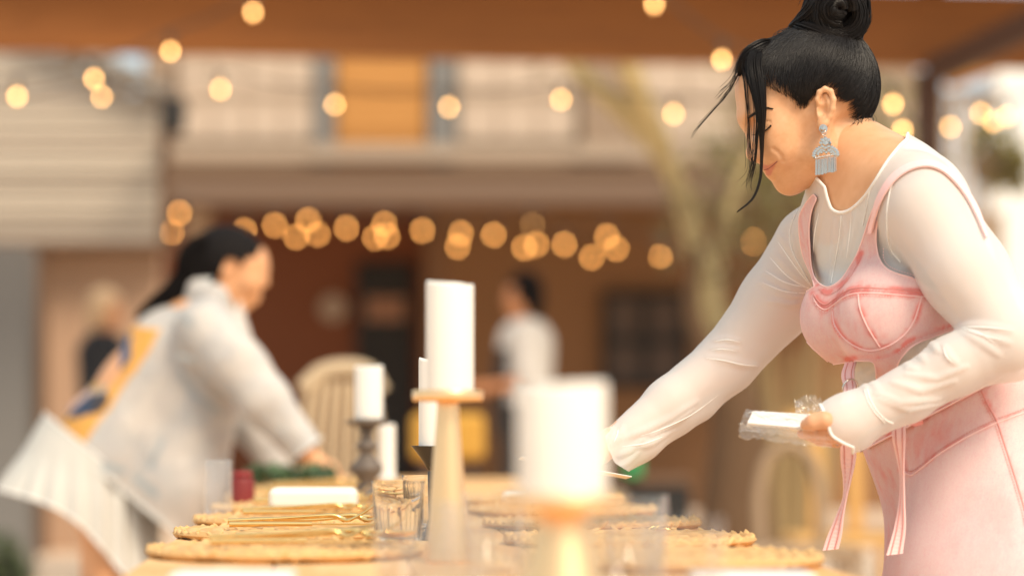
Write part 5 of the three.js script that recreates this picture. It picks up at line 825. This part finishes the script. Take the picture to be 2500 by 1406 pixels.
// ================================================================= the woman in the pale denim jacket
{
  const D = 6, G = (px, py, dd = 0) => at(px, py, D + dd), p2 = thing('person', 'woman in a pale denim jacket with an orange back panel leaning over the table', 'person');
  const bx = (pts, h, f, pad = 0.06) => skin(f, ...bounds(pts, pad), h);
  const qp = -26 * Math.PI / 180, f2 = V(Math.cos(qp), Math.sin(qp), 0), u2 = V(-Math.sin(qp), Math.cos(qp), 0), b2 = [f2, u2, V(0, 0, 1)];
  const sk = new Blob(); sk.ell(G(556, 640), [0.088, 0.078, 0.07], b2, 0.02);
  const hd = new Blob(); hd.P.push(...sk.P);
  hd.ell(G(598, 686), [0.046, 0.066, 0.052], b2, 0.03).ell(G(612, 640), [0.038, 0.045, 0.052], b2, 0.03).ball(G(582, 752), 0.017, 0.03);
  for (const s of [-1, 1]) hd.cone(G(580, 745, s * 0.015), 0.016, G(540, 705, s * 0.045), 0.016, 0.03).ball(G(610, 690, s * 0.03), 0.026, 0.02);
  hd.cone(G(646, 655), 0.008, G(642, 690), 0.009, 0.01).ball(G(647, 690), 0.009, 0.006).ball(G(618, 728), 0.016, 0.02).cone(G(622, 724, -0.012), 0.006, G(622, 724, 0.012), 0.006, 0.006).cone(G(612, 737, -0.012), 0.006, G(612, 737, 0.012), 0.006, 0.006);
  hd.ell(G(552, 650, -0.07), [0.018, 0.032, 0.01], b2, 0.008).ell(G(552, 650, 0.07), [0.018, 0.032, 0.01], b2, 0.008).cut(G(555, 648, -0.083), 0.012, 0.006);
  hd.cone(G(545, 700), 0.05, G(500, 790), 0.055, 0.03);
  // torso, arms, legs
  const bd = new Blob();
  bd.cone(G(535, 715), 0.048, G(500, 790), 0.055, 0.03).cone(G(480, 800), 0.11, G(360, 960), 0.12, 0.05).cone(G(360, 960), 0.115, G(250, 1110), 0.13, 0.05);
  const nS2 = G(500, 805, -0.17), nE2 = G(650, 985, -0.26), nW2 = G(772, 1130, -0.28), fS2 = G(520, 820, 0.17), fE2 = G(615, 1020, 0.2), fW2 = G(690, 1148, 0.05);
  bd.cone(nS2, 0.05, nE2, 0.036, 0.03).cone(nE2, 0.036, nW2, 0.024, 0.02).cone(fS2, 0.05, fE2, 0.036, 0.03).cone(fE2, 0.036, fW2, 0.024, 0.02);
  const hip = G(245, 1130);
  for (const s of [-1, 1]) { const k = V(hip.x + 0.02 - s * 0.03, 0.47, hip.z - s * 0.085), a = V(k.x - 0.02, 0.09, k.z); bd.cone(V(hip.x, hip.y, hip.z - s * 0.08), 0.085, k, 0.055, 0.04).cone(k, 0.055, a, 0.036, 0.03).cone(V(a.x, 0.04, a.z), 0.036, V(a.x + 0.16, 0.03, a.z), 0.028, 0.02); }
  const hand = (w, t) => { const h = new Blob(), dx = t.clone().sub(w), q = (u, v, z) => w.clone().addScaledVector(dx, u).add(V(0, v, z)); h.cone(w, 0.023, q(0.4, 0, 0), 0.024, 0.01).cone(q(0.4, 0, 0.02), 0.015, q(0.45, 0, -0.02), 0.015, 0.01); for (let i = 0; i < 4; i++) { const z = -0.027 + i * 0.018; h.chain([q(0.5, 0, z), q(0.85, -0.002 - 0.004 * (i % 2), z), q(1.05 - 0.06 * Math.abs(i - 1.5), -0.022, z)], [0.0095, 0.0088, 0.007], 0.003); } h.chain([q(0.25, 0.004, 0.02), q(0.6, -0.012, 0.042), q(0.8, -0.026, 0.04)], [0.011, 0.0095, 0.0075], 0.004); return h; };
  const hA = hand(nW2, G(845, 1176, -0.27)), hB2 = hand(fW2, G(716, 1176, 0.02));
  const skinC = (x, y, z) => { const n = fbm(x * 30, y * 30, z * 30); return mix3([0.66, 0.32, 0.16], [0.74, 0.4, 0.21], n); };
  obj('body', geo(join(bx([G(100, 1300, 0.3), G(780, 700, -0.4), V(hip.x, 0, hip.z)], 0.011, inflate(bd, -0.002), 0.12), clip(bx([G(460, 560, 0.1), G(670, 810, -0.1)], 0.005, hd, 0.03), (x, y, z) => (PY(y, z) < 800 ? 1 : -1)), bx([nW2, G(850, 1180, -0.27)], 0.005, hA), bx([fW2, G(725, 1180, 0.02)], 0.005, hB2)), skinC, 40), M.skin, p2);
  // hair drawn back into a low tail
  const hf = inflate(sk, 0.014), hp2 = [[668, 610], [660, 636], [632, 628], [604, 626], [590, 650], [574, 632], [552, 630], [540, 660], [528, 692], [505, 712], [440, 720], [440, 500], [670, 520]];
  const hm = clip(bx([G(450, 540, 0.1), G(680, 740, -0.1)], 0.006, hf, 0.03), (x, y, z) => inOutline(hp2, PX(x, z), PY(y, z)));
  obj('hair', geo(join(hm, strands(lock([G(540, 600, -0.02), G(490, 625, -0.03), G(468, 680, -0.04), G(428, 716, -0.05), G(385, 742, -0.04), G(335, 775, -0.02)], [0.035, 0.055, 0.05, 0.036, 0.024, 0.01], 420, 1, 18), 0.0025))), M.hairMatte, p2);
  // jacket
  const jk = new Blob();
  jk.cone(G(505, 775), 0.088, G(436, 884), 0.13, 0.05).cone(G(436, 884), 0.13, G(300, 1090), 0.152, 0.05).cone(G(300, 1090), 0.152, G(240, 1210), 0.168, 0.04).cone(G(520, 850, -0.05), 0.1, G(440, 1180, -0.08), 0.1, 0.05).cone(G(440, 1180, -0.08), 0.1, G(400, 1300, -0.08), 0.09, 0.05);
  jk.cone(nS2, 0.072, G(575, 890, -0.23), 0.064, 0.04).cone(G(575, 890, -0.23), 0.064, nE2, 0.056, 0.03).cone(nE2, 0.056, G(768, 1122, -0.28), 0.036, 0.02).cone(fS2, 0.08, fE2, 0.068, 0.05).cone(fE2, 0.068, G(688, 1140, 0.06), 0.045, 0.02);
  jk.chain([G(478, 715, 0.06), G(486, 712, -0.06), G(530, 730, -0.09), G(556, 800, -0.07)], [0.03, 0.03, 0.026, 0.016], 0.02);
  const jf = inflate(jk, 0.004, (x, y, z) => 0.016 * (fbm(x * 9, y * 9, z * 9) - 0.5));
  const line = (x0, y0, x1, y1) => (px, py) => ((x1 - x0) * (py - y0) - (y1 - y0) * (px - x0)) / Math.hypot(x1 - x0, y1 - y0) / 962;
  const hemL = line(96, 1030, 436, 1310), neckC = [[500, 690], [545, 705], [575, 770], [600, 690], [560, 640]], cufN = line(712, 1122, 786, 1066), cufF = line(650, 1176, 720, 1130);
  const jm = clip(bx([G(90, 1320, 0.3), G(790, 690, -0.4)], 0.009, jf, 0.08), (x, y, z) => { const px = PX(x, z), py = PY(y, z); let v = Math.min(-hemL(px, py), -inOutline(neckC, px, py)); if (px > 640 && z > 3.3 - D + 0.1) v = Math.min(v, -cufN(px, py)); else if (px > 600) v = Math.min(v, -cufF(px, py)); return v; });
  const panel = [[318, 792], [392, 806], [330, 905], [205, 1084], [126, 1044], [210, 930]], pinkP = [[300, 800], [322, 830], [285, 900], [205, 985], [128, 1030], [90, 1010], [180, 900]], blueA = [[288, 815], [318, 812], [318, 868], [292, 912], [276, 880]], navy = [[255, 955], [264, 968], [250, 1005], [205, 1016], [155, 1026], [185, 990], [220, 960]], gold2 = [[214, 930], [240, 912], [266, 932], [258, 958], [224, 962]];
  const jc = (x, y, z) => {
    const px = PX(x, z) + 6 * (noise(x * 40, y * 40, z * 40) - 0.5), py = PY(y, z), n = fbm(x * 12, y * 12, z * 12), f = fbm(x * 50, y * 50, z * 50);
    let c = mix3([0.62, 0.585, 0.54], [0.5, 0.5, 0.49], smooth(0.35, 0.7, n * 0.7 + f * 0.3)); 
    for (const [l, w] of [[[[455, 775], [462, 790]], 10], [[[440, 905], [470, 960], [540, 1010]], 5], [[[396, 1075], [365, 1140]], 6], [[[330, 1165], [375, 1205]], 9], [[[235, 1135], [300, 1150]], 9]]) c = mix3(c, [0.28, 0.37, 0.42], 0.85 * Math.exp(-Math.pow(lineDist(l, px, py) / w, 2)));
    if (inOutline(panel, px, py) > 0) c = [0.82, 0.43, 0.1]; if (inOutline(pinkP, px, py) > 0) c = mix3([0.62, 0.47, 0.42], [0.6, 0.3, 0.28], smooth(0.5, 0.8, f)); if (inOutline(blueA, px, py) > 0) c = [0.05, 0.12, 0.24]; if (inOutline(navy, px, py) > 0) c = mix3([0.03, 0.06, 0.12], [0.05, 0.045, 0.05], smooth(0.4, 0.6, n)); if (inOutline(gold2, px, py) > 0) c = mix3([0.6, 0.36, 0.09], [0.4, 0.36, 0.33], smooth(0.4, 0.6, f));
    return c;
  };
  const jo = obj('denim_jacket', geo(thicken(jm, 0.004), jc, 60), M.denim, p2); obj('edge_binding', hem(jm, 0.005), mat([0.62, 0.62, 0.6], 0.9), jo);
  obj('pocket_flap', tube([G(436, 868, -0.2), G(470, 880, -0.22), G(500, 896, -0.23)], 0.006, 12, 6), mat([0.55, 0.58, 0.58], 0.9), jo);
  // pleated skirt
  const st = new Blob(); st.cone(G(250, 1075), 0.15, G(180, 1270), 0.185, 0.03).cone(G(180, 1270), 0.185, G(190, 1420), 0.2, 0.03);
  const ax = G(210, 1200), sf = inflate(st, 0.012, (x, y, z) => 0.009 * Math.sin(Math.atan2(z - ax.z, x - ax.x) * 21 + 2 * noise(x * 6, y * 3, z * 6)) * smooth(1080, 1260, PY(y, z))), shC = curvy([[-40, 1186], [22, 1202], [100, 1226], [170, 1262], [225, 1312], [300, 1400], [345, 1440], [420, 1460]], 30), sh = (px, py) => { for (let i = 0; i + 1 < shC.length; i++) if (px >= shC[i][0] && px <= shC[i + 1][0]) return (py - shC[i][1] - (shC[i + 1][1] - shC[i][1]) * (px - shC[i][0]) / (shC[i + 1][0] - shC[i][0])) / 1200; return -0.1; }, sTop = line(96, 1026, 436, 1300);
  const sm = clip(bx([G(10, 1420, 0.3), G(420, 1020, -0.3)], 0.0085, sf, 0.06), (x, y, z) => { const px = PX(x, z), py = PY(y, z); return Math.min(-sh(px, py), sTop(px, py) + 0.02); });
  const so = obj('pleated_skirt', geo(thicken(sm, 0.003), null, 40), mat([0.6, 0.58, 0.54], 0.9), p2); obj('edge_binding', hem(sm, 0.003), M.trim, so);
  // watch
  obj('watch', [new THREE.TorusGeometry(0.027, 0.009, 8, 24).scale(1, 1, 1.5).rotateY(Math.PI / 2).rotateZ(-0.75).translate(...G(736, 1112, 0.03).toArray())], M3.dark, p2);
  shade(p2);
}
// ================================================================= people far behind
function farPerson(label, px, d, topY, face, look) {
  const g = at(px, 0, d), Hh = EYE + (1022 - topY) * d / FOCAL, k = Hh / 1.72, p = thing('person', label, 'person', [g.x, 0, g.z]), q = (x, y, z) => V(x * face * k, y * k, z * k);
  const b = new Blob(); b.ell(q(0, 1.6, 0), [0.09 * k, 0.11 * k, 0.075 * k], null, 0.02).ell(q(0.03, 1.55, 0), [0.06 * k, 0.09 * k, 0.055 * k], null, 0.02).ball(q(0.095, 1.56, 0), 0.012 * k, 0.015).cone(q(-0.01, 1.52, 0), 0.05 * k, q(-0.02, 1.4, 0), 0.055 * k, 0.03);
  b.cone(q(-0.02, 1.3, 0), 0.13 * k, q(0, 1.0, 0), 0.12 * k, 0.05); for (const s of [-1, 1]) { b.cone(q(-0.02, 1.38, s * 0.16), 0.05 * k, q(-0.04, 1.12, s * 0.2), 0.04 * k, 0.03).cone(q(-0.04, 1.12, s * 0.2), 0.038 * k, q(...look.wrist(s)), 0.026 * k, 0.02).cone(q(...look.wrist(s)), 0.026 * k, q(look.wrist(s)[0] + 0.09, look.wrist(s)[1] + 0.01, look.wrist(s)[2]), 0.018 * k, 0.02); b.cone(q(0, 0.92, s * 0.09), 0.085 * k, q(0.02, 0.48, s * 0.1), 0.055 * k, 0.03).cone(q(0.02, 0.48, s * 0.1), 0.055 * k, q(0, 0.09, s * 0.1), 0.036 * k, 0.02).cone(q(0, 0.045, s * 0.1), 0.04 * k, q(0.16, 0.035, s * 0.1), 0.03 * k, 0.02); }
  const lo = [-0.45, 0, -0.45], hi = [0.55, 1.85, 0.45];
  obj('body', geo(skin(b, lo, hi, 0.016), () => look.skin ?? [0.62, 0.3, 0.16], 30), M.skin, p);
  const sh = new Blob(); sh.cone(q(-0.02, 1.32, 0), 0.15 * k, q(0, 1.0, 0), 0.15 * k, 0.05); for (const s of [-1, 1]) sh.cone(q(-0.02, 1.38, s * 0.16), 0.07 * k, q(-0.04, 1.14, s * 0.2), 0.06 * k, 0.03);
  obj('shirt', geo(clip(skin(inflate(sh, 0.006, (x, y, z) => 0.012 * (fbm(x * 9, y * 9, z * 9) - 0.5)), lo, hi, 0.016), (x, y) => y - 0.92 * k), null, 20), look.shirt, p);
  const tr = new Blob(); tr.cone(q(0, 1.0, 0), 0.135 * k, q(0, 0.9, 0), 0.14 * k, 0.03); for (const s of [-1, 1]) tr.cone(q(0, 0.92, s * 0.08), 0.1 * k, q(0.02, 0.48, s * 0.1), 0.075 * k, 0.03).cone(q(0.02, 0.48, s * 0.1), 0.075 * k, q(0, 0.12, s * 0.1), 0.065 * k, 0.02);
  obj('trousers', geo(clip(skin(tr, lo, hi, 0.018), (x, y) => Math.min(y - 0.08, 1.02 * k - y)), null, 20), look.trousers, p);
  const hr = new Blob(); hr.ell(q(-0.015, 1.62, 0), [0.1 * k, 0.105 * k, 0.085 * k], null, 0.02).ell(q(-0.06, 1.54, 0), [0.055 * k, 0.09 * k, 0.07 * k], null, 0.03); if (look.long) hr.ell(q(-0.07, 1.42, 0), [0.05 * k, 0.12 * k, 0.08 * k], null, 0.04);
  obj('hair', geo(clip(skin(inflate(hr, 0.004, (x, y, z) => 0.008 * (fbm(x * 30, y * 12, z * 30) - 0.5)), lo, hi, 0.012), (x, y) => Math.max(0.035 * k - x * face, y - 1.645 * k)), null, 20), look.hair, p);
  if (look.apron) { const ap = clip(skin(inflate(sh, 0.02), lo, hi, 0.018), (x, y, z) => Math.min(x * face - 0.03, 1.3 * k - y, 0.14 - Math.abs(z))); obj('apron', geo(thicken(ap, 0.004), null, 20), look.apron, p); const sk2 = clip(skin(inflate(tr, 0.022), lo, hi, 0.02), (x, y) => Math.min(x * face + 0.02, 1.0 * k - y, y - 0.5)); obj('apron_skirt', geo(thicken(sk2, 0.004), null, 20), look.apron, p); }
  shade(p);
}
farPerson('distant waiter in a white shirt and dark apron standing beyond the candles', 1275, 13, 664, -1, { wrist: () => [0.2, 1.08, 0.14], shirt: mat([0.72, 0.68, 0.64], 0.9), trousers: mat([0.03, 0.025, 0.025], 0.9), hair: M.hairMatte, apron: mat([0.04, 0.032, 0.03], 0.9), skin: [0.6, 0.26, 0.12] });
farPerson('distant person with pale blond hair and black shirt behind the denim jacket', 258, 13.5, 704, 1, { wrist: (s) => [0.08, 0.9, s * 0.22], shirt: mat([0.02, 0.02, 0.024], 0.9), trousers: mat([0.04, 0.06, 0.055], 0.9), hair: mat([0.62, 0.42, 0.25], 0.7), long: false, skin: [0.6, 0.29, 0.15] });
// ================================================================= chairs in the yard
{
  const darkPale = mat([0.34, 0.23, 0.14], 0.75), woodC = mat([0.6, 0.34, 0.11], 0.6), paleC = mat([0.55, 0.41, 0.26], 0.7), yel = mat([0.55, 0.29, 0.045], 0.8), legs = (c, w, d, h, m, r = 0.018) => { for (const sx of [-1, 1]) for (const sz of [-1, 1]) obj('leg', taperTube([V(sx * w, 0, sz * d), V(sx * w * 0.97, h * 0.5, sz * d * 0.97), V(sx * w * 0.93, h, sz * d * 0.93)], [r * 0.7, r, r * 1.1], 6, 8), m, c); };
  const chair = (label, px, d, m, build) => { const g = at(px, 0, d), c = thing('chair', label, 'chair', [g.x, 0, g.z]); legs(c, 0.19, 0.19, 0.44, m); obj('seat', new RoundedBoxGeometry(0.42, 0.035, 0.42, 3, 0.012).translate(0, 0.4575, 0), m, c); build(c); return shade(c); };
  chair('orange wooden chair with two square back posts behind the pink strap', 2058, 9, woodC, (c) => { for (const s of [-1, 1]) obj('back_post', box(s * 0.075 - 0.03, s * 0.075 + 0.03, 0.475, 0.86, -0.2, -0.16, 0.006), woodC, c); obj('top_rail', box(-0.2, 0.2, 0.86, 0.94, -0.205, -0.165, 0.01), woodC, c); });
  chair('tan bentwood chair with an arched back beside the dark tree trunk', 1945, 8.2, darkPale, (c) => { obj('back_arch', tube([V(-0.11, 0.475, -0.17), V(-0.108, 0.66, -0.2), V(-0.07, 0.78, -0.21), V(0, 0.82, -0.21), V(0.07, 0.78, -0.21), V(0.108, 0.66, -0.2), V(0.11, 0.475, -0.17)], 0.022, 30, 8), darkPale, c); });
  chair('pale spindle back chair beside the ivory candle', 822, 7.6, paleC, (c) => { for (let i = 0; i < 7; i++) obj('spindle', tube([V(-0.15 + i * 0.045, 0.475, -0.18), V(-0.14 + i * 0.044, 0.8, -0.2), V(-0.1 + i * 0.034, 1.04, -0.21)], 0.015, 10, 6), paleC, c); obj('top_rail', tube([V(-0.13, 1.01, -0.21), V(-0.06, 1.07, -0.22), V(0.08, 1.07, -0.22), V(0.13, 1.0, -0.21)], 0.03, 16, 8), paleC, c); });
  chair('mustard yellow padded chair behind the slim candle', 1090, 9.4, yel, (c) => { obj('back_pad', new RoundedBoxGeometry(0.3, 0.19, 0.07, 5, 0.034).translate(0, 0.84, -0.19), yel, c); for (const s of [-1, 1]) obj('back_post', box(s * 0.1 - 0.012, s * 0.1 + 0.012, 0.475, 0.76, -0.2, -0.18, 0.004), M3.dark, c); });
  const g = at(1590, 0, 10.5), k = thing('dark_crate', 'dark box under her reaching sleeve on the yard', 'crate', [g.x, 0, g.z]); obj('box', box(-0.16, 0.16, 0, 0.62, -0.2, 0.2, 0.01), C.black, k); obj('lid', box(-0.17, 0.17, 0.622, 0.66, -0.21, 0.21, 0.008), C.eave, k); shade(k);
  const b = at(1545, 0, 10.3), gb = thing('green_bottle', 'green bottle on the dark box by her cuff', 'bottle', [b.x, 0.66, b.z]); obj('body', lathe([[0.0005, 0], [0.04, 0], [0.042, 0.012], [0.042, 0.12], [0.018, 0.16], [0.016, 0.2], [0.0005, 0.2]], 20), mat([0.03, 0.3, 0.1], 0.2), gb); shade(gb);
}
{ // speaker on the corner of the far house
  const a = at(422, 282, 15.5), s = thing('wall_speaker', 'small black loudspeaker on the corner board of the plank house', 'speaker', a.toArray()); obj('cabinet', new RoundedBoxGeometry(0.14, 0.23, 0.15, 3, 0.025), C.black, s); obj('bracket', box(-0.1, -0.02, -0.01, 0.01, -0.36, -0.03), C.black, s); shade(s);
}

renderer.render(scene, camera);
